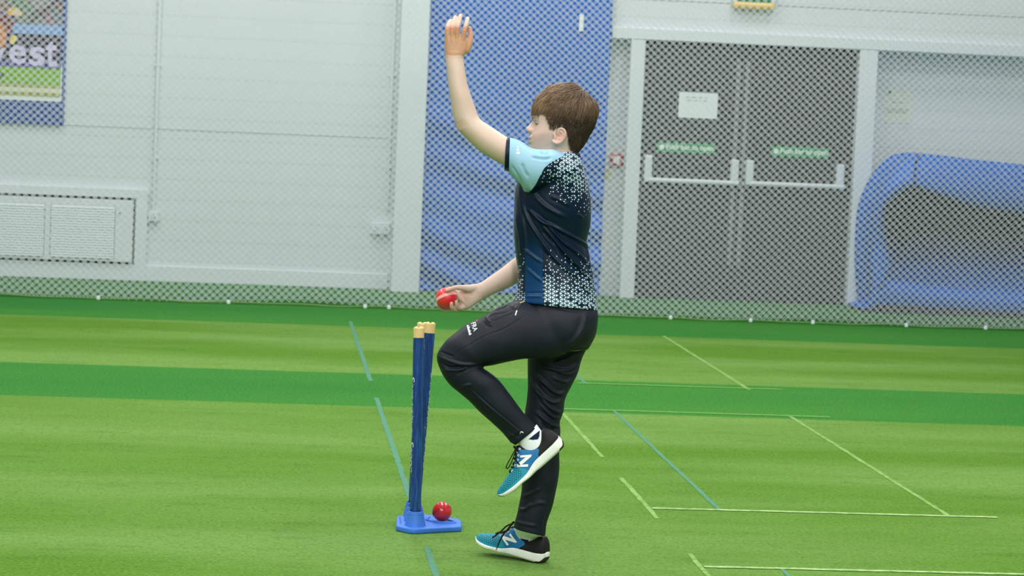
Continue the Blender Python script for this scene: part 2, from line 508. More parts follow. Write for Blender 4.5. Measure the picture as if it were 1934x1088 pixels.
# exit light over the doors
YE = YW
a, b = on_y(1384, 17, YE - .05), on_y(1462, 18, YE - .05)
zb = (a[2] + b[2]) / 2
e_ = empty('exit_light', ((a[0] + b[0]) / 2, YE, zb))
tag(e_, 'emergency exit light box with yellowed lower edge above the doors', 'exit sign')
yel = plain('yellowed_plastic', (240, 196, 84), 0.4, 0.5, 0.05, 6)
m = MB(); m.rbox(a[0], b[0], YE - .09, YE, zb, zb + .06, .025); m.build('lower_casing', yel, e_)
m = MB(); m.rbox(a[0] - .005, b[0] + .005, YE - .07, YE, zb + .05, zb + .25, .01); m.build('housing', white_gloss, e_)
m = MB(); m.rbox(a[0] + .03, b[0] - .03, YE - .08, YE - .065, zb + .055, zb + .23, .004); pn = m.build('sign_panel', plain('exit_green', (25, 125, 75), 0.4, 0.5), e_)
m = MB(); xm = (a[0] + b[0]) / 2
m.add([(xm - .09, YE - .082, zb + .14), (xm - .02, YE - .082, zb + .08), (xm - .02, YE - .082, zb + .12), (xm + .06, YE - .082, zb + .12), (xm + .06, YE - .082, zb + .16), (xm - .02, YE - .082, zb + .16), (xm - .02, YE - .082, zb + .20)], [tuple(range(7))])
m.build('arrow', sign_white, pn)

# -- conduits, sockets, vent -----------------------------------------------
def conduit(x, z0, label):
    m = MB(); m.tube([(x, YW - .017, z0), (x, YW - .017, 4.1)], .0155, 10)
    o = m.build('conduit', white_gloss, loc=(x, YW, z0), smooth=True); tag(o, label, 'conduit')
    for z in (1.0, 1.75, 2.4, 3.2):
        m = MB(); m.rbox(x - .028, x + .028, YW - .022, YW, z - .01, z + .01, .003); m.build('clip', white_paint, o)
conduit(on_y(296, 200, YW)[0], .585, 'white conduit pipe running up the wall above the single socket')
conduit(on_y(741, 200, YW)[0] - .012, .66, 'white conduit pipe running up the wall beside the white pillar')
def socket(c, w, h, label, n):
    m = MB(); m.rbox(c[0] - w / 2, c[0] + w / 2, YW - .05, YW, c[2] - h / 2, c[2] + h / 2, .006)
    o = m.build('wall_socket', white_gloss, loc=(c[0], YW, c[2])); tag(o, label, 'socket')
    for i in range(n):
        xx = c[0] + (i - (n - 1) / 2) * w / n
        m = MB(); m.rbox(xx - .024, xx + .024, YW - .054, YW - .048, c[2] - .022, c[2] + .022, .002); f_ = m.build('faceplate', white_paint, o)
        m = MB()
        for dx, dz in ((0, .012), (-.011, -.008), (.011, -.008)): m.box(xx + dx - .003, xx + dx + .003, YW - .0555, YW - .0535, c[2] + dz - .004, c[2] + dz + .004)
        m.build('pin_hole', gap_dark, f_)
socket(on_y(290, 408, YW), .085, .085, 'single white socket box at the foot of the left conduit', 1)
socket(on_y(718, 431, YW), .155, .095, 'double white socket box beside the white pillar', 2)

vx1 = on_y(278, 440, YW)[0]
vr = on_y(255, 440, YW - .05)[0]
e_ = empty('vent_panel', (-2.1, YW, 0)); tag(e_, 'low white louvred vent panel in a frame at the wall foot', 'vent')
m = MB(); m.rbox(-3.6, vx1, YW - .05, YW, 0, .745, .006); m.build('casing', white_paint, e_)
m = MB(); m.box(-3.4, vr, YW - .052, YW - .045, .135, .672); m.build('shadow_gap', gap_dark, e_)
zt, zb = .652, .152
m = MB(); m.rbox(-3.38, vr - .018, YW - .075, YW - .051, zb, zt, .004); fr = m.build('cover_frame', white_paint, e_)
xi1 = on_y(217, 440, YW - .07)[0]; xm0, xm1 = on_y(84, 440, YW - .07)[0], on_y(95, 440, YW - .07)[0]
for x0, x1 in ((xm1, xi1), (xm1 - (xi1 - xm1) - .05, xm0), (xm1 - 2 * (xi1 - xm1) - .1, xm1 - (xi1 - xm1) - .1)):
    m = MB(); m.box(x0, x1, YW - .0765, YW - .0752, .172, .598); g = m.build('opening', gap_dark, e_)
    m = MB()
    z = .176
    while z < .585:
        m.add([(x0 + .004, YW - .0768, z), (x1 - .004, YW - .0768, z), (x1 - .004, YW - .086, z + .002), (x0 + .004, YW - .086, z + .002),
               (x0 + .004, YW - .0768, z + .0215), (x1 - .004, YW - .0768, z + .0215)], [(0, 1, 2, 3), (3, 2, 5, 4), (0, 3, 4), (1, 5, 2), (0, 4, 5, 1)]); z += .021
    m.build('louvre_panel', white_paint, e_)
m = MB(); m.tube([(xi1 + .035, YW - .082, .55), (xi1 + .035, YW - .074, .55)], .008, 10); m.build('lock', steel, e_)

# -- blue curtain -----------------------------------------------------------
k = NT('blue_curtain', 0.6, 0.35); co = k.coord()
k.color(k.mix(k.noise(k.scaled(co, (1, 1, 2)), 1.6, 4), lin(*CURT_A), lin(*CURT_B)))
blue_mat = k.m
nx, nz = 90, 260
V = []
for j in range(nz + 1):
    z = 0.008 + 3.4 * j / nz
    for i in range(nx + 1):
        u = i / nx; x = xs_c0 + (xs_c1 - xs_c0) * u
        low = max(0.0, min(1.0, (1.75 - z) / 0.9))
        ph = z + 0.30 * u - 0.16 * (u - 0.5) ** 2 + 0.03 * math.sin(5 * u + 2 * z)
        y = 0.030 * low * math.sin(ph * 21 + 1.3 * math.sin(3 * u)) * (0.65 + 0.35 * math.sin(ph * 5.3 + u * 4))
        y += 0.016 * math.sin(ph * 7.0 + 1.0) * min(1, low + .35) + 0.010 * math.sin(u * 9 + z * .7)
        V.append((x, YW - 0.065 + y, z))
F = [(j * (nx + 1) + i, j * (nx + 1) + i + 1, (j + 1) * (nx + 1) + i + 1, (j + 1) * (nx + 1) + i) for j in range(nz) for i in range(nx)]
cur = mesh_obj('wall_curtain', V, F, blue_mat, loc=((xs_c0 + xs_c1) / 2, YW - .06, 0.008), smooth=True)
sm = cur.modifiers.new('thick', 'SOLIDIFY'); sm.thickness = 0.006
tag(cur, 'blue sagging curtain hung on the wall between pillar and doors', 'curtain')
c = on_y(1098, 43, YW - .1)
m = MB(); m.rbox(c[0] - .018, c[0] + .018, YW - .105, YW - .095, c[2] - .07, c[2] + .07, .003); m.build('white_tag', sign_white, cur)

# -- picture banner upper left --------------------------------------------
bx, bz = on_y(124, 120, YW)[0], on_y(60, 235, YW)[2]
m = MB(); m.rbox(-3.6, bx, YW - .03, YW, bz, 3.4, .004)
ban = m.build('wall_banner', plain('banner_blue', (40, 75, 150), 0.55, 0.35), loc=(-2.4, YW, bz)); tag(ban, 'blue bordered cricket picture banner on the white wall', 'banner')
BY = YW - .03
def zrow(py): return on_y(60, py, BY)[2]
def xcol(px): return on_y(px, 110, BY)[0]
xr = xcol(116)
def strip_(name, c, py0, py1, dy, x0=-3.45, x1=None, parent=None, var=.1, sc=5):
    m = MB(); m.box(x0, xr if x1 is None else x1, BY - dy, BY - dy + .0015, zrow(py1), zrow(py0))
    return m.build(name, plain(name, c, .55, .35, var, sc), parent or ban)
strip_('white_border', (225, 235, 232), 120, 190, .002, x1=xr + .008)
kk = NT('crowd_print', .55, .35); vor = kk.n('ShaderNodeTexVoronoi'); kk.t.links.new(kk.coord(), vor.inputs['Vector']); vor.inputs['Scale'].default_value = 11
hsv = kk.n('ShaderNodeHueSaturation'); kk.t.links.new(vor.outputs['Color'], hsv.inputs['Color']); hsv.inputs['Saturation'].default_value = .75; hsv.inputs['Value'].default_value = .5
kk.color(kk.mix(.55, hsv.outputs[0], lin(70, 35, 70)))
m = MB(); m.box(-3.45, xr, BY - .004, BY - .0025, zrow(48), 3.35); m.build('crowd_picture', kk.m, ban)
strip_('sky_blue_strip', (120, 160, 215), 46, 64, .0045)
strip_('hoarding', (50, 32, 70), 64, 128, .0045)
strip_('hoarding_foot', (75, 65, 140), 116, 128, .006)
strip_('grass_print', (125, 175, 40), 128, 160, .0045, var=.25)
strip_('khaki_print', (165, 165, 85), 160, 166, .0045)
strip_('crease_print', (215, 215, 185), 166, 174, .0045)
strip_('khaki_print', (160, 160, 70), 174, 182, .0045)
let = plain('lilac_print', (205, 195, 235), .55, .35)
for ch, p0, p1, q0, q1 in (('w', -40, 13, 86, 122), ('e', 17, 50, 86, 122), ('s', 55, 85, 88, 124), ('t', 86, 108, 74, 125)):
    wall_text(ch, xcol(p0), xcol(p1), zrow(q1), zrow(q0), BY - .009, let, ban, bold=.02)
def blob(name, c, pts, dy):
    V = [(xcol(a), BY - dy, zrow(b)) for a, b in pts]
    mesh_obj(name, V, [tuple(range(len(V)))], plain(name, c, .55, .35), ban)
blob('player_print', (120, 45, 45), [(-30, 60), (-30, 30), (10, 32), (24, 40), (22, 62), (8, 70), (12, 92), (-30, 100)], .0105)
blob('helmet_print', (225, 180, 60), [(12, 30), (14, 20), (24, 15), (35, 19), (40, 28), (38, 32)], .011)
blob('visor_print', (205, 205, 200), [(20, 22), (28, 20), (36, 26), (30, 30)], .012)
blob('glove_print', (230, 205, 90), [(17, 82), (20, 70), (30, 68), (32, 76), (24, 86)], .012)
blob('pad_print', (205, 130, 70), [(-30, 95), (-30, 45), (2, 48), (12, 66), (10, 88), (2, 92)], .0115)
blob('shoe_print', (40, 40, 45), [(-10, 140), (6, 139), (8, 148), (-10, 150)], .0105)

# -- folded blue mat at the right -----------------------------------------
YM = 19.45
def mm(px, py, Y=YM): q = on_y(px, py, Y); return (q[0], max(q[2], 0.012))
outer = [(1658, 585), (1650, 575), (1645, 510), (1645, 470), (1648, 415), (1655, 382), (1664, 360), (1674, 340), (1686, 324), (1700, 308), (1717, 297), (1737, 292), (1765, 292), (1800, 296), (1848, 302), (1934, 311), (2040, 324), (2060, 350), (2064, 480), (2062, 601)]
inner = [(1700, 535), (1684, 500), (1673, 460), (1669, 420), (1672, 394), (1684, 377), (1704, 362), (1728, 353), (1752, 360), (1778, 369), (1808, 379), (1834, 387), (1870, 394), (1934, 402), (2000, 408), (2030, 420), (2040, 460), (2042, 500), (2036, 545), (2000, 560)]
deep = [(1730, 470), (1712, 448), (1698, 432), (1692, 416), (1694, 402), (1702, 390), (1718, 378), (1738, 372), (1760, 376), (1784, 384), (1812, 393), (1838, 400), (1872, 407), (1930, 415), (1985, 421), (2008, 428), (2015, 440), (2016, 456), (2008, 470), (1980, 478)]
n = 20
def closed_curve(q, sub=4):
    q = np.asarray(q, float); ext = np.vstack([q[-2:], q, q[:3]]); c = catmull(ext, sub); return c[2 * sub:(2 + n) * sub]
oc, ic, dc = closed_curve(outer), closed_curve(inner), closed_curve(deep)
upper = np.clip((430 - ic[:, 1]) / 70, 0, 1)                  # the folded flap overhangs the hollow
def ring3(px, Y):
    Y = np.broadcast_to(Y, (len(px),)); q = [(*mm(a, b, y), y) for (a, b), y in zip(px, Y)]; return np.array([(x, y, z) for x, z, y in q])
fl = YM - .16 * upper
L0 = ring3(oc, YM + .06); Lb = L0.copy(); Lb[:, 1] = YM + .62
V3 = [Lb, L0, ring3(oc * .985 + ic * .015, YM + .012 - .03 * upper), ring3(oc * .8 + ic * .2, fl + .0), ring3(oc * .45 + ic * .55, fl - .03), ring3(oc * .12 + ic * .88, fl - .01), ring3(ic, fl + .03),
      ring3(ic * .92 + dc * .08, YM + .14), ring3(ic * .7 + dc * .3, YM + .28), ring3(ic * .3 + dc * .7, YM + .46), ring3(dc, YM + .56), ring3(dc.mean(0) + (dc - dc.mean(0)) * .5, YM + .58), ring3(dc.mean(0) + (dc - dc.mean(0)) * .02, YM + .585)]
V = np.vstack(V3); nn = len(oc); o2c = L0[:, [0, 2]]
F = ring_faces(len(V3), nn).tolist() + [list(range(nn))]
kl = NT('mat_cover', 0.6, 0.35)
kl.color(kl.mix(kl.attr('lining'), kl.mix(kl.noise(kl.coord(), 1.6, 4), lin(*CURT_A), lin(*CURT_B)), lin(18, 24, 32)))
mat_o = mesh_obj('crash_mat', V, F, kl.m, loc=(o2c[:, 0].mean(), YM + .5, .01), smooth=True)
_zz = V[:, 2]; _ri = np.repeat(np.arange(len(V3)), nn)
set_attr(mat_o.data, 'lining', np.clip((_ri - 5.5) / 2.5, 0, 1) * np.clip((_zz - .30) / .30, 0, 1))  # shade inside the hollow, painted as a dark tone over the blue
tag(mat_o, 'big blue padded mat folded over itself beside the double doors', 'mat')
e0 = mm(1652, 583)[0]
m = MB(); m.rbox(e0 + .01, mm(2062, 601)[0], YM - .008, YM + .6, 0.0, .075, .01); m.build('base_band', plain('black_band', (34, 36, 46), .7, .3), mat_o)
m = MB(); m.tube([(*[0] * 0, *(lambda q: (q[0], YM - .19, q[1]))(mm(u, v, YM - .18))) for u, v in ((1737, 292), (1730, 305), (1727, 325), (1726, 345), (1733, 358))], .008, 8)
m.build('piping', plain('dark_piping', (20, 26, 45), .6, .3), mat_o)

# -- practice net ----------------------------------------------------------
YN = 18.22
def net_layer(yoff, dx, dz, strand, ph, rng):
    hx, hz = 0.0278, 0.0262
    x0, x1 = -5.5, 10.0
    nx, nz = int((x1 - x0) / hx), 116
    I, J = np.meshgrid(np.arange(nx + 1), np.arange(nz + 1), indexing='ij')
    X = x0 + dx + I * hx
    Z = 0.014 + dz + J * hz
    sag = 0.010 * np.sin(X * 1.9 + ph) + 0.006 * np.sin(X * 4.7 + 2 * ph)
    Z = Z + sag * np.clip(1.2 - Z, 0, 1) + 0.004 * np.sin(X * 2.6 + Z * 2 + ph)
    X = X + 0.010 * np.sin(Z * 3.1 + X * .7 + ph) + rng.normal(0, .0007, X.shape)
    Z = Z + rng.normal(0, .0007, X.shape)
    Y = YN + yoff + 0.03 * np.sin(X * 1.3 + ph) * np.cos(Z * 1.1) - 0.05 * np.clip(.12 - Z, 0, 1)
    Pn = np.stack([X, Y, np.maximum(Z, .006)], -1)
    lines = []
    for i in range(-nz, nx + 1):
        if i % 2 == 0:
            ks = [(i + t, t) for t in range(nz + 1) if 0 <= i + t <= nx]
            if len(ks) > 1: lines.append(np.array([Pn[q] for q in ks]))
    for i in range(0, nx + nz + 1):
        if i % 2 == 0:
            ks = [(i - t, t) for t in range(nz + 1) if 0 <= i - t <= nx]
            if len(ks) > 1: lines.append(np.array([Pn[q] for q in ks]))
    Vs, Fs, k0 = [], [], 0
    r = strand / 2
    for L in lines:
        T = np.gradient(L, axis=0); T /= np.linalg.norm(T, axis=1, keepdims=True)
        side = np.cross(T, [0, 1.0, 0]); side /= np.linalg.norm(side, axis=1, keepdims=True)
        up = np.array([0, 1.0, 0])
        R = np.stack([L + side * r, L - up * r, L - side * r, L + up * r], 1)
        Vs.append(R.reshape(-1, 3)); Fs.append(ring_faces(len(L), 4) + k0); k0 += 4 * len(L)
    return np.vstack(Vs), np.vstack(Fs), Pn
net_mat = plain('net_twine', NET_C, .7, .25, .05, 20)
V, F, Pn = net_layer(0, 0, 0, NET_W1, .4, np.random.default_rng(5))
me = bpy.data.meshes.new('practice_net'); net = bpy.data.objects.new('practice_net', me); COL.objects.link(net)
net.location = (2.0, YN, 0)
me.from_pydata((V - np.array([2.0, YN, 0])).tolist(), [], F.tolist()); me.materials.append(net_mat)
me.polygons.foreach_set('use_smooth', [True] * len(me.polygons)); me.update()
tag(net, 'white diamond mesh practice net hanging across the hall to the turf', 'net')
V, F, _ = net_layer(.014, .0, NET_DZ, NET_W2, .4, np.random.default_rng(6))
o = mesh_obj('backing_layer', V, F, net_mat, net, smooth=True)
# bottom hem rope and its tie-down clips
hx = np.arange(-5.5, 10.0, .05)
def hem_y(x): return YN - .035 + 0.03 * np.sin(x * 1.3 + .4)
m = MB(); m.tube(np.column_stack([hx, hem_y(hx), .016 + .006 * np.sin(hx * 9) * np.sin(hx * 2.3)]), .006, 6)
m.build('hem_rope', plain('hem_rope', (104, 140, 84), .8, .2), net, smooth=True)
for px in (182, 430, 690, 735, 1265, 1415, 1532, 1708, 1857):
    x = on_z(px, 562 + px * .031 + 3)[0]
    m = MB(); m.rbox(x - .010, x + .016, hem_y(x) - .016, hem_y(x) - .002, .004, .034, .005); m.build('clip', white_gloss, net)

# -- lights -----------------------------------------------------------------
world = bpy.data.worlds.new('hall_light'); scene.world = world; world.use_nodes = True
bg = world.node_tree.nodes['Background']; bg.inputs[0].default_value = WORLD_C; bg.inputs[1].default_value = WORLD_S
def lamp(x, y, z, sx, sy, e, rot=(0, 0, 0), c=(1, .985, .95)):
    L = bpy.data.lights.new('ceiling_lamp', 'AREA'); L.shape = 'RECTANGLE'; L.size = sx; L.size_y = sy; L.energy = e; L.color = c
    o = bpy.data.objects.new('ceiling_lamp', L); COL.objects.link(o); o.location = (x, y, z); o.rotation_euler = rot
for x in (-3.2, 0.6, 4.4):
    for y in (-6.0, -1.8, 2.5, 6.5, 10.5, 14.0, 17.0): lamp(x, y, 6.2 if y < 16 else 7.0, .35, 1.6, LAMP_E * (2.4 if y < 0 else 1))  # rows behind the camera are unseen, added as stronger front fill
scene.view_settings.view_transform = 'Standard'; scene.view_settings.look = 'None'
scene.view_settings.exposure = EXPO; scene.view_settings.gamma = 1.0
# ================================================================ stumps and ball
DB = 9.15
plate_pts = [on_z(x, y, z)[:2] for x, y, z in [(747.5, 1003, 0), (768, 1007.8, 0), (782, 1009.3, 0), (871.5, 1004.5, 0)]]
plate_pts += [on_z(x, y, .021)[:2] for x, y in [(871.5, 983.5), (866.5, 979.5), (803, 971), (769, 971.5), (749, 974.5)]]
plate_pts = np.array(plate_pts)
f_base = on_z(784, 992.5, .021)
sc_ = empty('stump_set', (f_base[0], f_base[1] + .09, 0))
tag(sc_, 'three navy cricket stumps with pale wooden tops standing in a bright blue base', 'cricket stumps')
blue_plastic = plain('blue_plastic', (58, 118, 212), .42, .45, .05, 20)
bm = bmesh.new()
vs = [bm.verts.new((p[0], p[1], 0)) for p in plate_pts]
fc = bm.faces.new(vs); r_ = bmesh.ops.extrude_face_region(bm, geom=[fc])
for g in r_['geom']:
    if isinstance(g, bmesh.types.BMVert): g.co.z = .021
bmesh.ops.recalc_face_normals(bm, faces=bm.faces[:])
bmesh.ops.bevel(bm, geom=bm.edges[:], offset=.006, segments=3, affect='EDGES', profile=.5)
bm.verts.index_update()
base_o = mesh_obj('base_plate', [v.co[:] for v in bm.verts], [[v.index for v in f.verts] for f in bm.faces], blue_plastic, sc_, smooth=False); bm.free()
fronts = []
for i in range(3):
    c = np.array([f_base[0] + .002 * i, f_base[1] + .096 * i, .018])
    V, F = lathe([(.0, 0), (.0400, 0), (.0385, .004), (.0290, .052), (.0288, .0555), (.0272, .0570), (.0262, .0555), (.0235, .050), (0, .050)], 36, c)
    mesh_obj('socket', V, F, blue_plastic, base_o, smooth=False)
    V, F = lathe([(.0275, .0455), (.0305, .0460), (.0312, .0475), (.0305, .0490), (.0275, .0495)], 36, c)
    mesh_obj('socket_ring', V, F, blue_plastic, base_o)
    fronts.append(c)
navy_paint = NT('stump_navy', .28, .5)
nzc = navy_paint.noise(navy_paint.scaled(navy_paint.coord(), (60, 60, 5)), 2.2, 4)
navy_paint.color(navy_paint.mix(navy_paint.step(nzc, .62, .15), lin(16, 55, 120), lin(34, 92, 156))); navy_paint = navy_paint.m
kw = NT('stump_wood', .5, .4)
kw.color(kw.mix(kw.noise(kw.scaled(kw.coord(), (90, 90, 6)), 2.5, 4), lin(216, 178, 112), lin(232, 206, 148))); wood = kw.m
ink_white = plain('white_ink', (222, 232, 236), .5, .4, .02)
ink_red = plain('red_ink', (214, 84, 70), .5, .4, .05)
ink_grey = plain('grey_ink_print', (96, 140, 170), .5, .4, .05)
tops = [(791, 617.5), (813, 609), (798, 609)]
for i in range(3):
    c = fronts[i] + np.array([0, 0, .044])
    d0 = proj([c])[0][2]
    tp = P(tops[i][0], tops[i][1], d0)
    ax = unit(tp - c); L = np.linalg.norm(tp - c); R = 10.15 * d0 / FPX
    V, F = lathe([(0, 0), (R * .97, 0), (R * .97, .012), (R, .014), (R, L - .040)] , 32, c, ax)
    st = mesh_obj('stump', V, F, navy_paint, sc_, smooth=False)
    tw = np.array([CM[0][0], CM[1][0], CM[2][0]])           # across the view
    u = unit(tw - ax * (tw @ ax)); w = np.cross(ax, u)       # w points away from the camera or towards it
    if w @ (CC - c) < 0: w = -w
    # wooden cap with a bail groove across its top
    cap = []; n = 40; ang = np.arange(n) * 2 * math.pi / n
    for h, rr in ((L - .040, R * .985), (L - .039, R), (L - .006, R)): cap.append((h, rr))
    V = []
    for h, rr in cap: V += [c + ax * h + rr * (math.cos(a) * u + math.sin(a) * w) for a in ang]
    for rr in (.93, .75, .5, .25, .02):
        for a in ang:
            ca = rr * math.cos(a)
            hh = L - .004 + .006 * (1 - rr ** 4) - .006 * math.exp(-(ca / .18) ** 2)
            V.append(c + ax * hh + R * rr * (math.cos(a) * u + math.sin(a) * w))
    F = ring_faces(8, n).tolist() + [[7 * n + j for j in range(n)]]
    mesh_obj('wooden_cap', V, F, wood, st, smooth=False)
    def on_stump(along, deg, lift=.0004):
        a = math.radians(deg)
        return c + ax * along + (R + lift) * (math.sin(a) * u + math.cos(a) * w)
    # white lettering running down the stump, wrapped round it
    v, f = text_mesh('Shrewsbury School', 1.0, shear=.2)
    lo, hi = v.min(0), v.max(0); v = v - lo; wtot = hi[0] - lo[0]; htot = hi[1] - lo[1]
    z_top = L - .18 if i == 0 else L - .185
    span = .365; hh = .028
    for a_mid in ((-76,) if i == 0 else (-66, 82)):
        V = [on_stump(z_top - p[0] / wtot * span, a_mid + math.degrees((p[1] / htot - .5) * hh / R)) for p in v]
        mesh_obj('lettering', V, f, ink_white, st)
    for a_mid in ((-80,) if i == 0 else (-60, 80)):
        for q, (z0, ln, mt, wd) in enumerate([(.062, .030, ink_grey, .007), (.083, .017, ink_red, .012), (.101, .016, ink_grey, .008), (.120, .013, ink_red, .010), (.135, .02, ink_grey, .005)]):
            V, F = [], []
            for s_ in range(7):
                t = s_ / 6; zz = L - z0 - ln * t; wob_ = .15 * math.sin(t * 9 + q)
                V += [on_stump(zz, a_mid + 12 * (t - .5) + wob_ * 20 - math.degrees(wd / R) / 2), on_stump(zz, a_mid + 12 * (t - .5) + wob_ * 20 + math.degrees(wd / R) / 2)]
            F = [(2 * s_, 2 * s_ + 1, 2 * s_ + 3, 2 * s_ + 2) for s_ in range(6)]
            mesh_obj('emblem', V, F, mt, st)
    # dark bail pins near the foot
    for dg in (-58, 44):
        q = on_stump(.018, dg, -.001); m = MB()
        m.tube([q, q + (math.sin(math.radians(dg)) * u + math.cos(math.radians(dg)) * w) * .0025], .0024, 8)
        m.build('pin', plain('dark_pin', (25, 28, 22), .5, .3), st)

# ball clip: a raised V-shaped cradle on the plate
bc = P(831, 966, 9.22)
ball_r = 18.2 * 9.22 / FPX
pz = .021
cz = [on_z(*q, pz) for q in [(811, 977.5), (806, 981), (807.5, 983.5), (822, 986.5), (838, 987.7), (856, 988.2), (859, 987.5), (858, 986), (842, 982)]]
loop = MB(); cl = catmull(np.array(cz), 5); cl[:, 2] = pz + .0015
loop.tube(cl, .0042, 8); loop.build('ball_cradle', blue_plastic, base_o)
v, f = text_mesh('STUMP', 1.0)   # moulded, barely legible relief
lo, hi = v.min(0), v.max(0); v = (v - lo) / (hi - lo)
o_, ex_, ey_ = on_z(755.5, 990.5, pz), on_z(753.5, 975.5, pz), on_z(759, 990.5, pz)
V = [o_ + (ex_ - o_) * p[0] + (ey_ - o_) * p[1] * -1 + (ey_ - o_) + np.array([0, 0, .0006]) for p in v]
rib = MB()
for q in range(9):
    t0, t1 = q / 9 + .02, q / 9 + .075
    quad = [o_ + (ex_ - o_) * t + (ey_ - o_) * s_ + np.array([0, 0, .0008]) for t, s_ in ((t0, 0), (t1, 0), (t1, 1 if q % 3 else .6), (t0, 1 if q % 3 else .6))]
    rib.add(quad, [(0, 1, 2, 3)])
rib.build('moulded_relief', plain('blue_plastic_shade', (50, 104, 190), .45, .45), base_o)

def ball_mesh(centre, r, seam_axis, thick=.013):
    """leather ball: two halves, raised stitched seam"""
    ax = unit(seam_axis)
    a = np.array([0, 0, 1.0]) if abs(ax[2]) < .9 else np.array([1.0, 0, 0])
    u = unit(np.cross(ax, a)); w = np.cross(ax, u)
    prof = []
    for i in range(49):
        t = math.pi * i / 48; h = -math.cos(t)
        rr = r * (1 + .010 * math.exp(-(h / .10) ** 2))
        prof.append((rr * math.sin(t), rr * h))
    body = lathe(prof, 64, centre, ax)
    st = MB()
    for row in (-.115, -.07, -.025, .025, .07, .115):
        nst = 64
        for j in range(nst):
            p0, p1 = 2 * math.pi * j / nst, 2 * math.pi * (j + .62) / nst
            hh = row * r; q = []
            for ph, dh in ((p0, -.012), (p1, .012)):
                rr = math.sqrt(r * r - hh * hh) * 1.012
                q.append(np.asarray(centre) + ax * (hh + dh * r) + rr * (math.cos(ph) * u + math.sin(ph) * w))
            st.tube([q[0], q[1]], r * thick, 4)
    return body, st
def leather(name, c, rough):
    k = NT(name, rough, .55); nz = k.noise(k.coord(), 60, 4)
    k.color(k.mix(nz, lin(*c), lin(min(255, c[0] + 18), c[1] + 10, c[2] + 10)))
    k.b.inputs['Coat Weight'].default_value = .4; k.b.inputs['Coat Roughness'].default_value = .12
    k.bump(k.noise(k.coord(), 500, 2), .05, .0005)
    return k.m
gz = pz + ball_r + .0008
bc = on_z(831, 966, gz) if False else np.array([bc[0], bc[1], gz])
pb = proj([bc])[0]
bc[0] += (831 - pb[0]) * pb[2] / FPX
yb = bc[1]
for _ in range(12):                      # slide the ball along the plate until it sits where it should
    e = proj([bc])[0][1] - 966
    bc[1] += e * .011
body, stt = ball_mesh(bc, ball_r, (-.35, .55, .75))
b1 = mesh_obj('cricket_ball', *body, leather('red_leather', (186, 20, 26), .16), loc=bc, smooth=True)
tag(b1, 'glossy dark red cricket ball resting on the blue stump base', 'cricket ball')
stt.build('seam', plain('red_thread', (170, 40, 36), .7, .3), b1)
# ================================================================ the bowler
D0 = 8.36
KPX = D0 / FPX                                  # metres per pixel at the bowler
VR = CM @ np.array([1., 0, 0]); VU = CM @ np.array([0, 1., 0]); VB = CM @ np.array([0, 0, 1.])   # right, up, towards the viewer

def pp(px, py, d=0.0): return P(px, py, D0 + d)
def loft(rings, sub=5, n=36, ex=2.2, grow=1.0, thick=1.0):
    """closed limb through elliptical sections: (edge x1,y1, edge x2,y2, depth, thickness)"""
    q = catmull(np.asarray(rings, float), sub)
    ang = np.arange(n) * 2 * math.pi / n
    ca = np.sign(np.cos(ang)) * np.abs(np.cos(ang)) ** (2 / ex); sa = np.sign(np.sin(ang)) * np.abs(np.sin(ang)) ** (2 / ex)
    V = []
    for x1, y1, x2, y2, d, t in q:
        e1, e2 = pp(x1, y1, d), pp(x2, y2, d); c = (e1 + e2) / 2; a = (e1 - e2) / 2 * grow
        V.append(c + ca[:, None] * a + sa[:, None] * VB * t / 2 * thick)
    m = len(q); F = ring_faces(m, n).tolist(); F.append(list(range(n))[::-1]); F.append([(m - 1) * n + j for j in range(n)])
    return np.vstack(V), F
def limb(pts, n=14, sub=4, flat=1.0):
    """rounded tube: (px, py, depth, radius in px)"""
    w = [pp(x, y, d) for x, y, d, r in pts]; r = [p[3] * KPX for p in pts]
    return tube_geo(w, r, n, True, sub, flat)

# ---- section tables traced on the figure
TORSO = [(969, 569, 1129, 587, .00, .27), (978, 546, 1124, 549, .00, .262), (977.5, 515, 1118, 517, .00, .250), (974, 483, 1112, 485, .00, .245),
         (970.5, 450, 1108, 458, .00, .255), (970.5, 418, 1115, 425, .00, .275), (972, 380, 1115.5, 392, .00, .30), (976, 345, 1113, 354, .01, .33),
         (988, 322, 1107, 330, .01, .345), (1012, 303, 1100, 310, .01, .31), (1040, 292, 1093, 297, .01, .22), (1060, 288, 1091, 292, .01, .15)]
SLEEVE = [(1074, 297, 1050, 352, -.08, .13), (1048, 283, 1022, 362, -.11, .155), (1028, 282.5, 998, 364, -.125, .155), (1004, 279, 979, 346, -.14, .15),
          (985, 267.5, 967, 333, -.15, .135), (968, 261.5, 960.5, 324, -.155, .128), (957, 259.5, 952.5, 322.5, -.16, .124)]
FAR_SLEEVE = [(1030, 305, 1092, 312, .10, .13), (1030, 335, 1092, 340, .15, .14), (1032, 375, 1088, 382, .17, .13), (1030, 412, 1082, 424, .175, .125)]
PELVIS = [(974, 560, 1124, 572, .0, .225), (972, 578, 1128, 583, .0, .25), (978, 602, 1129, 604, .0, .285), (990, 636, 1124, 635, .01, .30), (1006, 668, 1110, 660, .02, .25)]
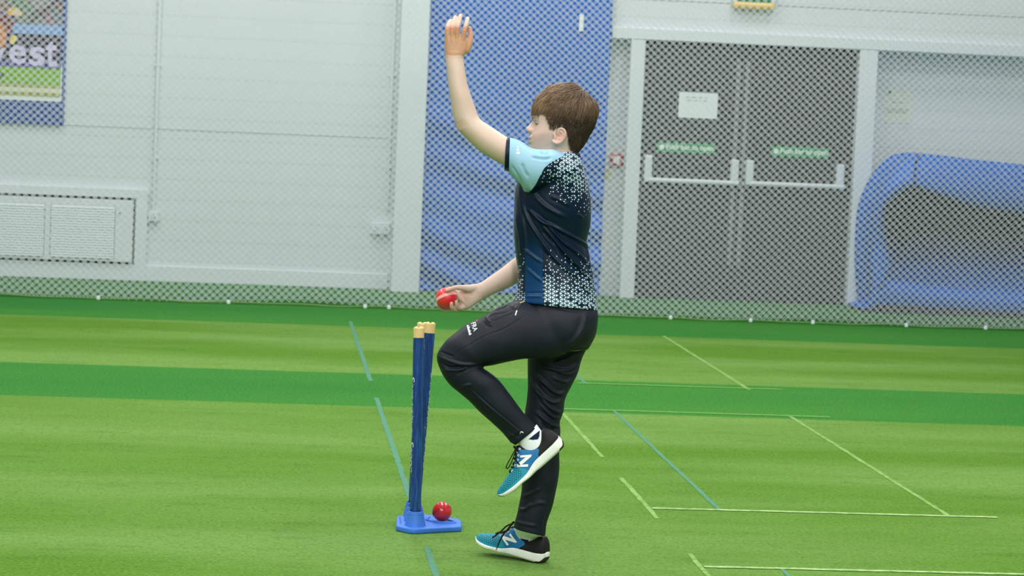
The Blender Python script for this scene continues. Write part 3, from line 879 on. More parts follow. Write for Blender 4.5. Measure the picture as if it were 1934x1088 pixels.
THIGH = [(1075, 605, 1092, 645, -.05, .10), (1030, 580, 1062, 672, -.065, .15), (985, 567, 1026, 678, -.075, .165), (946, 577.5, 990, 678.5, -.085, .168), (921, 592, 957, 684.5, -.095, .162),
         (899, 604, 932, 689.5, -.10, .155), (877, 616, 915, 692, -.105, .148), (857, 631, 912, 692, -.11, .142), (838, 648.5, 911, 692.5, -.11, .135),
         (825.2, 672, 912, 694, -.11, .130), (831, 699, 914, 696.5, -.11, .126), (848, 725, 926, 704, -.108, .124), (868, 742, 941, 716, -.105, .122),
         (889, 760, 955, 734, -.10, .118), (913, 785, 974, 761, -.095, .112), (944, 812, 996, 787, -.085, .104), (961, 830.5, 1010, 801, -.08, .100), (973, 840.5, 1015, 806, -.078, .098)]
STAND = [(1000, 630, 1124, 622, .06, .20), (998, 655, 1112, 652, .07, .185), (997, 680, 1099, 677, .075, .170), (997, 707, 1089, 711, .08, .158), (995, 748, 1069, 751, .085, .142),
         (991.5, 778, 1064, 778, .085, .135), (990, 800, 1057.5, 797, .085, .132), (989, 822, 1058, 818, .085, .132), (988.5, 856, 1057, 856, .085, .130), (987.5, 893, 1056, 893, .085, .126),
         (985, 927, 1050, 928, .085, .120), (978, 962, 1041, 964, .085, .118), (971.5, 985, 1032, 990, .085, .116), (969.5, 997, 1029.5, 1012, .085, .112)]
def shrink(T, k, tk):
    T = np.asarray(T, float).copy(); c = (T[:, :2] + T[:, 2:4]) / 2
    T[:, :2] = c + (T[:, :2] - c) * k; T[:, 2:4] = c + (T[:, 2:4] - c) * k; T[:, 5] *= tk
    return T

# ---- arms and hands
ARM_UP = [(1045, 296, 1025, 352, -.11, .10), (1005, 288, 985, 345, -.14, .105), (965, 264, 955, 316, -.16, .10), (938, 246, 922.5, 296.5, -.165, .098), (920, 234.5, 901.5, 281.5, -.165, .095),
          (908.5, 226.5, 884, 264.5, -.165, .092), (902.5, 217.5, 868.5, 248.5, -.165, .088), (898.5, 205.5, 859, 232, -.165, .087), (894.5, 194.5, 854.3, 212, -.166, .088), (889, 178.5, 850.5, 187, -.168, .088), (883.2, 160, 847, 165, -.17, .080),
          (878.5, 134, 844, 134, -.172, .066), (876, 111, 841, 110, -.174, .050), (879, 100, 840.3, 98, -.174, .046)]
PALM_UP = [(878, 104, 841, 103, -.174, .044), (883, 93, 839.8, 88, -.174, .038), (883.5, 82, 839.3, 76, -.175, .032), (882, 73, 839.8, 67, -.176, .025), (880, 67, 841.5, 62, -.177, .018)]
FINGERS_UP = [[(847.5, 88, -.178, 3.8), (845.6, 72, -.178, 5.0), (845.0, 56, -.178, 4.7), (846.8, 47, -.170, 4.4), (851.0, 39.5, -.160, 3.9)],
              [(854, 90, -.180, 3.8), (853.7, 72, -.180, 5.0), (854.0, 53, -.182, 4.8), (857.3, 41, -.172, 4.4), (860.0, 32.6, -.160, 3.9)],
              [(862, 91, -.181, 3.8), (862.8, 72, -.181, 5.1), (864.0, 52, -.184, 4.9), (867.4, 39, -.174, 4.5), (869.8, 29.6, -.162, 4.0)],
              [(870, 93, -.180, 4.0), (873.8, 76, -.180, 5.2), (877.0, 58, -.183, 4.8), (881.0, 45, -.176, 4.5), (883.0, 35.5, -.164, 4.1)],
              [(881, 95, -.170, 7.0), (886.5, 82, -.168, 6.3), (888.6, 67, -.163, 5.0), (886.9, 53, -.157, 3.9)]]
HD = .115                                        # depth of the hand holding the ball
ARM_DN = [(1040, 318, 1088, 330, .13, .10), (1036, 380, 1084, 392, .165, .098), (1020, 440, 1068, 462, .175, .09), (998, 470, 1026, 512, .17, .086), (972, 487, 985, 531, .155, .078), (947, 506.5, 960, 544, .14, .070),
          (928, 520, 937, 553.5, .13, .060), (912, 531, 921, 561, .122, .050), (902, 536, 907, 568, HD, .044)]
PALM_DN = [(906, 534.5, 911, 566.5, HD, .042), (896, 537.5, 899, 574.5, HD + .004, .038), (884, 540.5, 888, 581.5, HD + .008, .036), (874, 543.5, 878, 585, HD + .013, .032), (866, 549, 870, 586, HD + .017, .024)]
FINGERS_DN = [[(899, 544, HD - .002, 8.0), (886, 545, HD - .008, 7.6), (873, 543.6, HD - .018, 5.6), (862, 543.2, HD - .026, 4.6), (852, 545.6, HD - .034, 4.4), (844, 548.5, HD - .0385, 3.8)],      # thumb over the top
              [(877, 571, HD + .006, 5.4), (868, 561, HD + .002, 4.9), (862.5, 552.5, HD + .010, 4.2), (853, 545, HD + .028, 4.1), (842, 548, HD + .040, 3.8)],           # index, round the back
              [(874, 578, HD + .012, 5.2), (858, 583, HD + .022, 4.8), (842, 585, HD + .026, 4.3), (831.5, 581.5, HD + .018, 3.9), (827.6, 575.5, HD + .006, 3.5)],         # middle, under the ball
              [(872, 581, HD + .006, 5.0), (860, 584.5, HD - .006, 4.6), (853.8, 580.5, HD - .024, 4.2), (852.6, 573.2, HD - .031, 3.8)],                                # ring
              [(874, 581, HD + .000, 4.8), (866.5, 581.5, HD - .012, 4.3), (862.6, 576, HD - .024, 3.7), (861.8, 569.8, HD - .028, 3.3)]]                                # little

# ---- head: sections from crown to jaw (py, front, back, half width)
HEAD = np.array([(167.5, 1062, 1078, 4), (169, 1050, 1086, 14), (172, 1036, 1098, 22), (177, 1023, 1108, 30), (184, 1013.5, 1115, 36), (193, 1008.3, 1119, 40), (205, 1005.8, 1121, 42), (214, 1004.9, 1120.5, 42.5),
                 (221, 1004.7, 1119, 42), (227, 1006.6, 1116, 41), (234, 1008.6, 1113, 40.2), (241, 1009.2, 1109, 39.6), (248, 1007.2, 1105, 38.8), (253, 1004.4, 1101, 38), (258, 1002, 1097, 36.6), (264, 1001.2, 1094, 34.6),
                 (270, 1001.6, 1091, 32), (276, 1001.6, 1088, 29), (283, 1003.5, 1086, 25.5), (289, 1009, 1085, 21), (293, 1018, 1084, 15), (295.5, 1034, 1078, 6)], float)
HC = pp(1062, 220, -.005); PSI = math.radians(6)
FWD = -math.cos(PSI) * VR - math.sin(PSI) * VB; LAT = math.cos(PSI) * VB - math.sin(PSI) * VR
def hp(f, l, py): return HC + KPX * (np.multiply.outer(f, FWD) + np.multiply.outer(l, LAT) + np.multiply.outer(220 - np.asarray(py, float), VU))
def gauss(x, s): return np.exp(-(x / s) ** 2)
hq = catmull(HEAD, 5); nh = 132
ph = np.arange(nh) * 2 * math.pi / nh
V = []
nose_y, nose_a = [222, 226, 229, 234, 238, 241, 243.5, 246, 249, 251.5, 254], [0, 1.2, 3.2, 8.2, 13.0, 16.2, 16.6, 14.6, 10.5, 5.0, 0]
sig_y, sig_a = [222, 230, 238, 244, 250], [4.2, 4.6, 6.0, 7.4, 7.6]
for py, xf, xb, w in hq:
    af, ab = 1062 - xf, xb - 1062
    ex = float(np.interp(py, [200, 222, 236], [2.0, 2.1, 2.35])); af = af - float(np.interp(py, [205, 216], [2.5, 0])); ab = ab - float(np.interp(py, [205, 240], [2.5, 1])); w = w - float(np.interp(py, [205, 222], [2.5, 0]))
    c_ = np.cos(ph); s_ = np.sin(ph)
    f = np.sign(c_) * np.abs(c_) ** (2 / ex) * np.where(c_ > 0, af, ab); l = np.sign(s_) * np.abs(s_) ** (2 / ex) * w
    fr = np.clip(c_ * 3, 0, 1)
    A = np.interp(py, nose_y, nose_a); S = np.interp(py, sig_y, sig_a)
    f = f + fr * A * np.exp(-np.abs(l / S) ** 2.4)
    f = f + fr * 4.4 * gauss(py - 246.5, 3.2) * (gauss(l - 8, 3.4) + gauss(l + 8, 3.4))            # nostril wings
    f = f + fr * (4.3 * gauss(py - 259, 3.6) + 3.9 * gauss(py - 268, 3.4)) * gauss(l, 12)           # lips
    f = f - fr * 1.6 * gauss(py - 264.0, 1.5) * gauss(l, 11) - fr * 1.8 * gauss(py - 273, 2.6) * gauss(l, 12)
    f = f + fr * 2.4 * gauss(py - 281, 6) * gauss(l, 13)                                           # chin
    f = f - fr * 4.2 * gauss(py - 234, 5.0) * (gauss(l - 17, 9) + gauss(l + 17, 9))                 # eye sockets
    f = f + fr * 1.6 * gauss(py - 224, 3.5) * (gauss(l - 15, 10) + gauss(l + 15, 10))               # brow ridge
    cheek = gauss(py - 252, 12)
    l = l + np.sign(l) * 1.6 * cheek * fr
    V.append(hp(f, l, np.full(nh, py)))
mh = len(hq); head_geo = (np.vstack(V), ring_faces(mh, nh).tolist() + [list(range(nh))[::-1], [(mh - 1) * nh + j for j in range(nh)]])
NECK = [(1040, 250, 1098, 246, .0, .100), (1036, 270, 1094, 272, .0, .110), (1034, 284, 1090, 291, .005, .116), (1036, 300, 1094, 304, .008, .125), (1030, 322, 1100, 324, .01, .16)]
# ear
def ear_pt(px, py, l): return hp(np.array([1062 - px]), np.array([l]), np.array([py]))[0]
helix = [(1058.5, 257, 41.5), (1057.3, 251.5, 43), (1059.6, 247, 44.2), (1064, 245.4, 45.4), (1069, 248, 46.6), (1072, 254, 47.2), (1071, 260.5, 46.4), (1067.4, 266.5, 45), (1062, 271, 43.6), (1056, 272.4, 42.4), (1050.5, 270.5, 41.2), (1048, 267.5, 40)]
anti = [(1061.5, 251.5, 43), (1065, 252.5, 44), (1067.2, 257, 44.3), (1065.5, 262, 43.8), (1060.8, 265.4, 43)]
tragus = [(1050.5, 256, 40), (1052, 260, 41.6), (1052, 264, 41.2)]
ear_geos = [tube_geo([ear_pt(*p) for p in helix], np.array([1.7, 1.9, 2.0, 2.1, 2.1, 2.1, 2.1, 2.2, 2.8, 3.4, 3.2, 2.4]) * KPX, 10, True, 3),
            tube_geo([ear_pt(*p) for p in anti], 1.7 * KPX, 10, True, 3), tube_geo([ear_pt(*p) for p in tragus], 2.1 * KPX, 10, True, 3)]
plate_ = MB(); ring_o = [ear_pt(x, y, l - .6) for x, y, l in helix]; ring_i = [ear_pt(x + (-3 if x > 1058 else 1), y, 35) for x, y, l in helix]
nn_ = len(helix); ctr_o, ctr_i = ear_pt(1060, 259, 40.2), ear_pt(1060, 259, 34)
plate_.add(ring_o + ring_i + [ctr_o, ctr_i], [(i, (i + 1) % nn_, nn_ + (i + 1) % nn_, nn_ + i) for i in range(nn_)] + [((i + 1) % nn_, i, 2 * nn_) for i in range(nn_)] + [(nn_ + i, nn_ + (i + 1) % nn_, 2 * nn_ + 1) for i in range(nn_)])
ear_geos.append((plate_.v, plate_.f))

geos = [head_geo, loft(NECK, ex=2.0)] + ear_geos + [loft(ARM_UP, 5, 32, 2.0), loft(PALM_UP, 4, 32, 2.5)] + [limb(f) for f in FINGERS_UP]
geos += [loft(ARM_DN, 5, 32, 2.0), loft(PALM_DN, 4, 32, 2.4)] + [limb(f) for f in FINGERS_DN]
geos += [loft(shrink(TORSO, .84, .82), 4, 32), loft(shrink(PELVIS, .84, .8), 4, 32), loft(shrink(THIGH, .66, .72), 4, 28), loft(shrink(STAND, .66, .70), 4, 28)]
body_me = fuse(geos, .0021, 3, .5)
folds(body_me, [([(849.6, 64), (849.3, 72), (849.6, 80)], -.0009, 2.2), ([(858.6, 63), (858.3, 72), (858, 81)], -.0009, 2.2), ([(869.2, 66), (868, 75), (867, 84)], -.0009, 2.4),
    ([(844.5, 68), (846, 73), (846.5, 78)], .0007, 3.0), ([(853.5, 67), (854, 73), (854, 80)], .0008, 3.2), ([(863, 67), (863, 73), (862.5, 81)], .0008, 3.2), ([(874.5, 71), (873, 78), (871.5, 85)], .0008, 3.2),
    ([(842, 55.5), (848, 55.5)], .0008, 2), ([(850.5, 53), (857, 53)], .0008, 2), ([(860.5, 52), (867.5, 52)], .0008, 2), ([(873, 58), (880.5, 58)], .0008, 2),
    ([(844, 103), (858, 105), (872, 103)], -.0008, 2.5), ([(857, 236), (864, 243), (872, 248)], .0030, 5), ([(868, 228), (880, 240)], -.0012, 7),
    ([(868.5, 565), (875, 574), (884, 583)], -.0016, 1.4), ([(864.5, 575.5), (870, 578), (876, 585)], -.0013, 1.4), ([(872, 552), (882, 556), (893, 556)], -.0022, 4), ([(905, 540), (908, 552), (911, 562)], -.0006, 2),
    ([(1002.5, 251), (1006, 258), (1006.5, 264)], -.0008, 2.6), ([(1022, 285), (1040, 281), (1052, 274)], .0012, 4), ([(1050, 288), (1064, 290), (1074, 288)], -.0012, 2.2), ([(1058, 281), (1070, 284)], -.0008, 1.8)])
# fingers lie on the ball, not in it
BALL_C = pp(843, 562.6, HD - .002); BALL_R = 20.0 * (D0 + HD) / FPX
_v = mverts(body_me); _d = _v - BALL_C; _r = np.linalg.norm(_d, axis=1); _in = _r < BALL_R * 1.045
_v[_in] = BALL_C + _d[_in] / _r[_in][:, None] * BALL_R * 1.045
body_me.vertices.foreach_set('co', _v.ravel()); body_me.update()
foot_c = on_z(1012, 1063); BODY_LOC = (float(pp(1030, 600)[0]), float(foot_c[1]), 0.0)
# skin tint: lips, ears, cheeks, knuckles and shade painted brown on the raised hand's back
bv = mverts(body_me); bp = proj(bv)[:, :2]; bn = mnormals(body_me)
rel = (bv - HC) / KPX; bl = rel @ LAT; bf = rel @ FWD
lips = np.clip(1.5 - np.sqrt(((bp[:, 1] - 264.0) / 5.2) ** 2 + (bl / 15.0) ** 2) * 1.3, 0, 1) * (bf > 40)
red = .36 * gauss(np.hypot(bp[:, 0] - 1026, (bp[:, 1] - 256)), 13) * (bl > 0) * (bp[:, 1] < 300)
red += .65 * gauss(np.hypot((bp[:, 0] - 1061) / 13, (bp[:, 1] - 259) / 15), 1.0) * (bl > 38) + .5 * gauss(np.hypot(bp[:, 0] - 1000, bp[:, 1] - 246), 5) * (bf > 30)
for kx, ky in ((844.5, 56), (854, 53), (864, 52), (877, 58), (889, 69)): red += .7 * gauss(np.hypot(bp[:, 0] - kx, bp[:, 1] - ky), 4.5)
for fpts in FINGERS_DN:
    for x, y, *_ in fpts[-2:]: red += .3 * gauss(np.hypot(bp[:, 0] - x, bp[:, 1] - y), 6)
red += .35 * gauss(np.hypot(bp[:, 0] - 874, bp[:, 1] - 558), 9)
red += .35 * gauss(np.hypot(bp[:, 0] - 868, bp[:, 1] - 243), 12)
back = np.clip((bn @ VB) * 1.5 + .2, 0, 1)
hand_shade = np.clip((112 - bp[:, 1]) / 12, 0, 1) * np.clip((bp[:, 1] - 47) / 6, 0, 1) * (bp[:, 0] < 900) * back
set_attr(body_me, 'lips', lips); set_attr(body_me, 'red', np.clip(red, 0, 1)); set_attr(body_me, 'tan', hand_shade)
k = NT('skin', .5, .35)
c0 = k.mix(k.noise(k.coord(), 24, 4), lin(*SKIN_A), lin(*SKIN_B))
c0 = k.mix(k.math('MULTIPLY', k.attr('tan'), .75), c0, lin(176, 122, 76))
c0 = k.mix(k.math('MULTIPLY', k.attr('red'), .55), c0, lin(222, 130, 108))
c0 = k.mix(k.math('MULTIPLY', k.attr('lips'), .7), c0, lin(205, 112, 106))
k.color(c0); k.b.inputs['Subsurface Weight'].default_value = .12; k.b.inputs['Subsurface Radius'].default_value = (.012, .005, .003); k.b.inputs['Subsurface Scale'].default_value = 1.0
k.bump(k.noise(k.coord(), 420, 2), .06, .0006)
skin = k.m
person = attach('person', body_me, skin, loc=BODY_LOC)
tag(person, 'young cricketer in navy and aqua shirt, left arm raised, one knee lifted, holding a ball', 'person')

# ---- eyes, lids, brows
eye_w = plain('eye_white', (225, 222, 214), .2, .5, .02); iris_m = plain('iris', (92, 84, 62), .25, .5, .1, 300); pupil_m = plain('pupil', (16, 14, 14), .2, .5); lash_m = plain('lash', (70, 46, 32), .7, .2)
lid_m = plain('lid_skin', SKIN_A, .5, .3, .03)
for sgn in (1, -1):
    l0 = 16.0 * sgn; R = 7.2; cx = 1062 - 1020.2; cyp = 234.0
    def sp(az, el, r):    # direction about the eye centre: az 0 = forward, positive = outwards
        return hp(np.array([cx + r * math.cos(el) * math.cos(az)]), np.array([l0 + sgn * r * math.cos(el) * math.sin(az)]), np.array([cyp - r * math.sin(el)]))[0]
    V, F = lathe([(R * KPX * math.sin(t), -R * KPX * math.cos(t)) for t in np.linspace(0, math.pi, 21)], 28, hp(np.array([cx]), np.array([l0]), np.array([cyp]))[0], FWD)
    eye = mesh_obj('eye', V, F, eye_w, person, smooth=True)
    gaze = unit(FWD + LAT * .06 - VU * .18)
    ec = hp(np.array([cx]), np.array([l0]), np.array([cyp]))[0]
    V, F = lathe([(R * 1.015 * KPX * math.sin(t), R * 1.015 * KPX * math.cos(t)) for t in np.linspace(.50, .02, 8)], 24, ec, gaze); mesh_obj('iris', V, F, iris_m, eye, smooth=True)
    V, F = lathe([(R * 1.03 * KPX * math.sin(t), R * 1.03 * KPX * math.cos(t)) for t in np.linspace(.24, .02, 5)], 20, ec, gaze); mesh_obj('pupil', V, F, pupil_m, eye, smooth=True)
    for nm, e0, e1 in (('upper_eyelid', .10, 1.5), ('lower_eyelid', -1.5, -.48)):
        V = []
        azs = np.linspace(-1.25, 1.35, 21); els = np.linspace(e0, e1, 9)
        for el in els:
            for az in azs:
                edge = el if el not in (e0, e1) else el
                bend = (.30 * (abs(az) / 1.3) ** 2.2) * (-1 if nm[0] == 'u' else 1)
                kk_ = (1 - (el - e0) / (e1 - e0)) if nm[0] == 'u' else ((el - e0) / (e1 - e0))
                V.append(sp(az, el + bend * kk_, R * 1.07))
        F = [(i * 21 + j, i * 21 + j + 1, (i + 1) * 21 + j + 1, (i + 1) * 21 + j) for i in range(8) for j in range(20)]
        o = mesh_obj('eyelid', V, F, lid_m, person, smooth=True)
        q = o.modifiers.new('t', 'SOLIDIFY'); q.thickness = .0006
        row = V[:21] if nm[0] == 'u' else V[-21:]
        m = MB(); m.tube([p + (p - ec) * .02 for p in row], np.linspace(.35, .75, 21) * KPX * (1.0 if nm[0] == 'u' else .15), 6); m.build('eyelash', lash_m, o, smooth=True)
body_bvh = BVHTree.FromPolygons([Vector(v) for v in bv], [tuple(p.vertices) for p in body_me.polygons])
def cast(bvh, px, py, lift=.0):
    r = ray(px, py); L = np.linalg.norm(r); h = bvh.ray_cast(Vector(CC), Vector(r / L), 40)
    if h[0] is None: return None
    return np.array(h[0]) - r / L * lift
# ---- hair ---------------------------------------------------------------
hair_out = np.array([(1006.5, 224), (1006, 214), (1008, 200), (1014, 187), (1026, 174.5), (1037, 164.5), (1049, 160.5), (1066, 160), (1086, 161), (1098, 165.5), (1108, 175), (1117, 184), (1124.5, 192),
                     (1128.3, 202), (1129, 211), (1126.5, 227), (1122.5, 241), (1114, 256), (1107, 269), (1097, 283), (1090, 291)], float)
HCX, HCY = 1064.0, 218.0
oa = np.unwrap(np.arctan2(-(hair_out[:, 1] - HCY), -(hair_out[:, 0] - HCX))); orad = np.hypot(hair_out[:, 0] - HCX, hair_out[:, 1] - HCY)
ordr = np.argsort(oa); oa, orad = oa[ordr], orad[ordr]
HW = 45.5
def hair_r(d):
    """radius (px) of the hair surface along unit directions d = (forward, lateral, up)"""
    al = np.arctan2(d[:, 2], d[:, 0])
    al = np.where(al < oa[0] - .2, al + 2 * math.pi, al)
    rs = np.interp(al, oa, orad); msag = np.hypot(d[:, 0], d[:, 2])
    return 1 / np.sqrt((msag / rs) ** 2 + (d[:, 1] / HW) ** 2)
def hair_w(d, off=0.0):
    r = hair_r(d) + off
    return HC + KPX * ((HCX * 0 + 1062 - HCX + d[:, 0] * r)[:, None] * FWD + (d[:, 1] * r)[:, None] * LAT + ((220 - HCY) + d[:, 2] * r)[:, None] * VU)
low_x = [990, 1008, 1016, 1024, 1029, 1034, 1038, 1041, 1047, 1051, 1057, 1066, 1071, 1075, 1077, 1082, 1100, 1140]
low_y = [218, 217, 217, 214, 213, 218, 233, 246, 248, 246, 244, 244, 248, 256, 284, 291, 291, 291]
def low_limit(d):
    x = HCX - d[:, 0] * hair_r(d); return np.interp(x, low_x, low_y)
def py_of(d): return HCY - d[:, 2] * hair_r(d)
# under-layer
V, n1, n2 = [], 96, 40
for j in range(n2 + 1):
    row = []
    for i in range(n1):
        a = 2 * math.pi * i / n1
        lo_, hi_ = -1.45, math.pi / 2 - .01
        h = np.array([math.cos(a), math.sin(a), 0])
        els = np.linspace(lo_, hi_, 90); D = np.stack([np.cos(els) * h[0], np.cos(els) * h[1], np.sin(els)], 1)
        ok = py_of(D) < low_limit(D) - 3
        e0 = els[np.argmax(ok)]
        el = e0 + (hi_ - e0) * j / n2
        row.append([math.cos(el) * h[0], math.cos(el) * h[1], math.sin(el)])
    V.append(hair_w(np.array(row), -1.8 if j else -6.0))
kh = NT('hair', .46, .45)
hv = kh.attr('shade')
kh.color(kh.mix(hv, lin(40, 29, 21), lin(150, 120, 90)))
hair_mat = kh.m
F = ring_faces(n2 + 1, n1).tolist() + [[n2 * n1 + j for j in range(n1)]]
VV, FF, SH = [np.vstack(V)], [np.array(q) for q in F], [np.full((n2 + 1) * n1, .24)]
k0 = len(VV[0])
whorl = unit([-.62, .10, .78])
def tangent(d, t): return unit(t - d * (t @ d))
N_STR = 8600; made = 0
clump = {}
hs = np.random.default_rng(3)
while made < N_STR:
    d = unit(hs.normal(size=3))
    if d[2] < -.95: continue
    D = d[None]; y, lim = py_of(D)[0], low_limit(D)[0]
    if y > lim - 1: continue
    away = tangent(d, d - whorl)
    side_ = np.cross(d, away)
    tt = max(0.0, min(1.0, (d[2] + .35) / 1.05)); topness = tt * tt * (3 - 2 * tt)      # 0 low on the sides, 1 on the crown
    key = tuple(np.round(d * 5.5).astype(int))
    if key not in clump: clump[key] = (hs.normal(0, .26), hs.normal(0, 1.0), hs.uniform(-.12, .12), unit(d + hs.normal(0, .05, 3)))
    cs, co_, csh, cd = clump[key]
    turn = cs + hs.normal(0, .12)
    flow = unit(away * math.cos(turn) + side_ * math.sin(turn))
    fw = max(0.0, min(1.0, (d[0] + .62) / .5))
    down = np.array([.16 if d[0] > -.15 else -.06, 0, -.85])
    flow = tangent(d, flow * (.25 + topness) + down * (1 - topness) ** 1.2 + np.array([.85, 0, .02]) * fw * topness)
    ln = (.16 + .42 * topness + .22 * max(0, d[0] - .1) * (d[2] > 0)) * hs.uniform(.55, 1.25)
    npt = 7; path = []; cur = d.copy(); tdir = flow.copy()
    lift = (.35 + 2.1 * topness) * hs.uniform(.2, 1.1) + .8 * max(-1.2, co_) * topness
    tipd = hs.normal(0, 2.6) if d[0] > .3 else hs.normal(0, .8)
    for s in range(npt):
        t = s / (npt - 1)
        Dc = cur[None]
        yl = low_limit(Dc)[0] + tipd
        extra = 1.5 if cur[0] > .45 else .8
        path.append((cur.copy(), -2.0 + (2.0 + lift) * math.sin(min(1.0, t * 1.1) * math.pi * (.80 - .12 * topness))))
        if py_of(Dc)[0] > yl + extra and s > 1: break
        cur = unit(cur + tdir * ln / (npt - 1)); tdir = tangent(cur, tdir + np.array([.0, 0, -.09]))
        if topness > .3: tdir = tangent(cur, tdir + (cd - cur) * .12)
    if len(path) < 4: continue
    Dp = np.array([p[0] for p in path]); off = np.array([p[1] for p in path])
    W = hair_w(Dp, off)
    r0 = hs.uniform(.30, .70) * (.62 + .45 * topness) * KPX
    rr = r0 * np.array([.9] + [1.0] * (len(path) - 2) + [.12]); rr[-2] *= .7
    T = np.gradient(W, axis=0); T /= np.linalg.norm(T, axis=1, keepdims=True)
    outv = hair_w(Dp, off + 1) - W; outv /= np.linalg.norm(outv, axis=1, keepdims=True)
    sd = np.cross(T, outv); sd /= np.maximum(np.linalg.norm(sd, axis=1, keepdims=True), 1e-9)
    R3 = np.stack([W + outv * rr[:, None], W + sd * rr[:, None] - outv * rr[:, None] * .5, W - sd * rr[:, None] - outv * rr[:, None] * .5], 1).reshape(-1, 3)
    VV.append(R3); FF += [q + k0 for q in ring_faces(len(path), 3)]; k0 += len(R3)
    base = .10 + .50 * topness * (.45 + .55 * hs.random()) + csh + .05 * hs.normal() - .16 * max(0, -d[0]) * (1 - .5 * topness)  # overhead light painted in: paler on the crown, darker at sides and back
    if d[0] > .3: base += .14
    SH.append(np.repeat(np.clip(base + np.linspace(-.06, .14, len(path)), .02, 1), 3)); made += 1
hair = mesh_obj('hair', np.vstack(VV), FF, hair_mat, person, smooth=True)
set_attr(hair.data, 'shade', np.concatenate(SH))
# brows
brow_m = plain('brow_hair', (120, 90, 66), .7, .2, .1, 200)
for sgn in (1, -1):
    m = MB()
    for j in range(46):
        t = hs.random(); l = sgn * (6 + 20 * t); py = 225.3 - 2.6 * math.sin(t * 2.2) + hs.normal(0, .55) * (1.1 - .6 * t)
        r0_ = hp(np.array([90.]), np.array([l]), np.array([py]))[0]
        h = body_bvh.ray_cast(Vector(r0_), Vector(-FWD), .3)
        if h[0] is None: continue
        a = np.array(h[0]) + FWD * .0002; b = a + (LAT * sgn * 2.6 + VU * (.5 - t) * 1.2 - FWD * (1.0 * t)) * KPX + FWD * .0008
        m.tube([a, (a + b) / 2 + FWD * .0004, b], np.array([.30, .28, .08]) * KPX, 4)
    m.build('eyebrow', brow_m, person)

# ---- cloth helpers ------------------------------------------------------
def decal(name, polys, bvh, mat, parent, lift=.0008, px_step=1.4):
    """flat mark cut to an outline and laid on the surface below it"""
    mb = MB()
    for pi_n, poly in enumerate(polys):
        bm = bmesh.new(); vs = [bm.verts.new((p[0], p[1], 0)) for p in poly]; bm.faces.new(vs)
        lo, hi = np.min(poly, 0), np.max(poly, 0)
        for axis in (0, 1):
            for c in np.arange(lo[axis] + px_step * .53, hi[axis], px_step):
                n_ = (1, 0, 0) if axis == 0 else (0, 1, 0)
                bmesh.ops.bisect_plane(bm, geom=bm.verts[:] + bm.edges[:] + bm.faces[:], plane_co=(c, c, 0), plane_no=n_)
        bm.verts.index_update(); V = [cast(bvh, x.co.x, x.co.y, lift + .0004 * (pi_n % 2)) for x in bm.verts]
        F = [[x.index for x in f.verts] for f in bm.faces if all(V[x.index] is not None for x in f.verts)]
        V = [w if w is not None else np.zeros(3) for w in V]
        used = sorted({i for f in F for i in f}); ix = {a: i for i, a in enumerate(used)}
        mb.add([V[i] for i in used], [[ix[i] for i in f] for f in F]); bm.free()
    return mb.build(name, mat, parent)
def decal_tube(name, pts, rad, bvh, mat, parent, lift=.001, sub=5):
    q = catmull(np.array(pts, float), sub); W = [cast(bvh, x, y, lift) for x, y in q]; W = [w for w in W if w is not None]
    mb = MB(); mb.tube(W, rad, 6); return mb.build(name, mat, parent, smooth=True)
def bvh_of(o):
    base = wloc(o); return BVHTree.FromPolygons([Vector(v) for v in mverts(o.data) + base], [tuple(p.vertices) for p in o.data.polygons])

# ---- polo shirt ----------------------------------------------------------
sh_me = fuse([loft(TORSO, 6, 48, 2.3), loft(SLEEVE, 6, 40, 2.2), loft(FAR_SLEEVE, 5, 32, 2.2)], .0030, 5, .5)
SH_FOLDS = [([(997, 394), (1021, 417), (1039, 424), (1068, 440), (1092, 453), (1109, 466), (1114, 485)], .0050, 4.5), ([(1019, 418), (1045, 450), (1074, 486), (1100, 512), (1118, 534)], .0055, 4.5),
            ([(986, 374), (997, 412), (1024, 456), (1046, 482)], .0045, 4.5), ([(980, 352), (986, 397), (992, 445), (993, 480)], .004, 4), ([(1003, 398), (1036, 428), (1062, 456), (1092, 480), (1112, 500)], .005, 4.5),
            ([(1041, 371), (1058, 378), (1076, 389)], .003, 5), ([(1090, 404), (1102, 412)], .003, 4), ([(990, 470), (1010, 486), (1024, 496)], .0035, 4), ([(994, 505), (1010, 520), (1024, 532)], .003, 4),
            ([(986, 308), (990, 322), (998, 336)], -.004, 5), ([(966, 312), (980, 335), (990, 356)], -.003, 4), ([(1005, 296), (1025, 300), (1042, 299)], -.0045, 4.5), ([(1022, 287), (1031, 290), (1038, 288)], -.005, 4),
            ([(1108, 462), (1113, 490), (1120, 530)], .004, 4), ([(1016, 455), (1060, 500), (1096, 530), (1120, 556)], .004, 5), ([(1000, 350), (1012, 372), (1034, 392), (1070, 412)], .0035, 6),
            ([(992, 553), (1026, 553)], -.002, 2.4), ([(992, 560), (1024, 560)], .0016, 3), ([(1028, 328), (1040, 340), (1046, 356)], -.003, 6), ([(1060, 320), (1080, 338), (1094, 352)], -.003, 6),
            ([(975, 400), (981, 440), (984, 480)], .003, 5), ([(1052, 470), (1080, 498), (1104, 520)], -.003, 4), ([(1024, 436), (1050, 462)], -.003, 4)]
SH_FOLDS = [(p_, a_ * (1.75 if a_ > 0 else 1.4), w_ * .74) for p_, a_, w_ in SH_FOLDS]
folds(sh_me, SH_FOLDS, .0012, 4)
sv = mverts(sh_me); sq = proj(sv); s2 = sq[:, :2]; snrm = mnormals(sh_me); near = sq[:, 2] < D0 + .06
RAG = [(1066, 280), (1064, 295), (1053, 300), (1040, 307), (1028, 317.5), (1019, 334), (1011.5, 349), (1004, 359), (998, 363.5), (990, 361), (983, 347), (975, 341), (940, 330), (940, 240), (1030, 260)]
sl = poly_sdf(s2, RAG); depth_c = proj(sv)[:, 2]
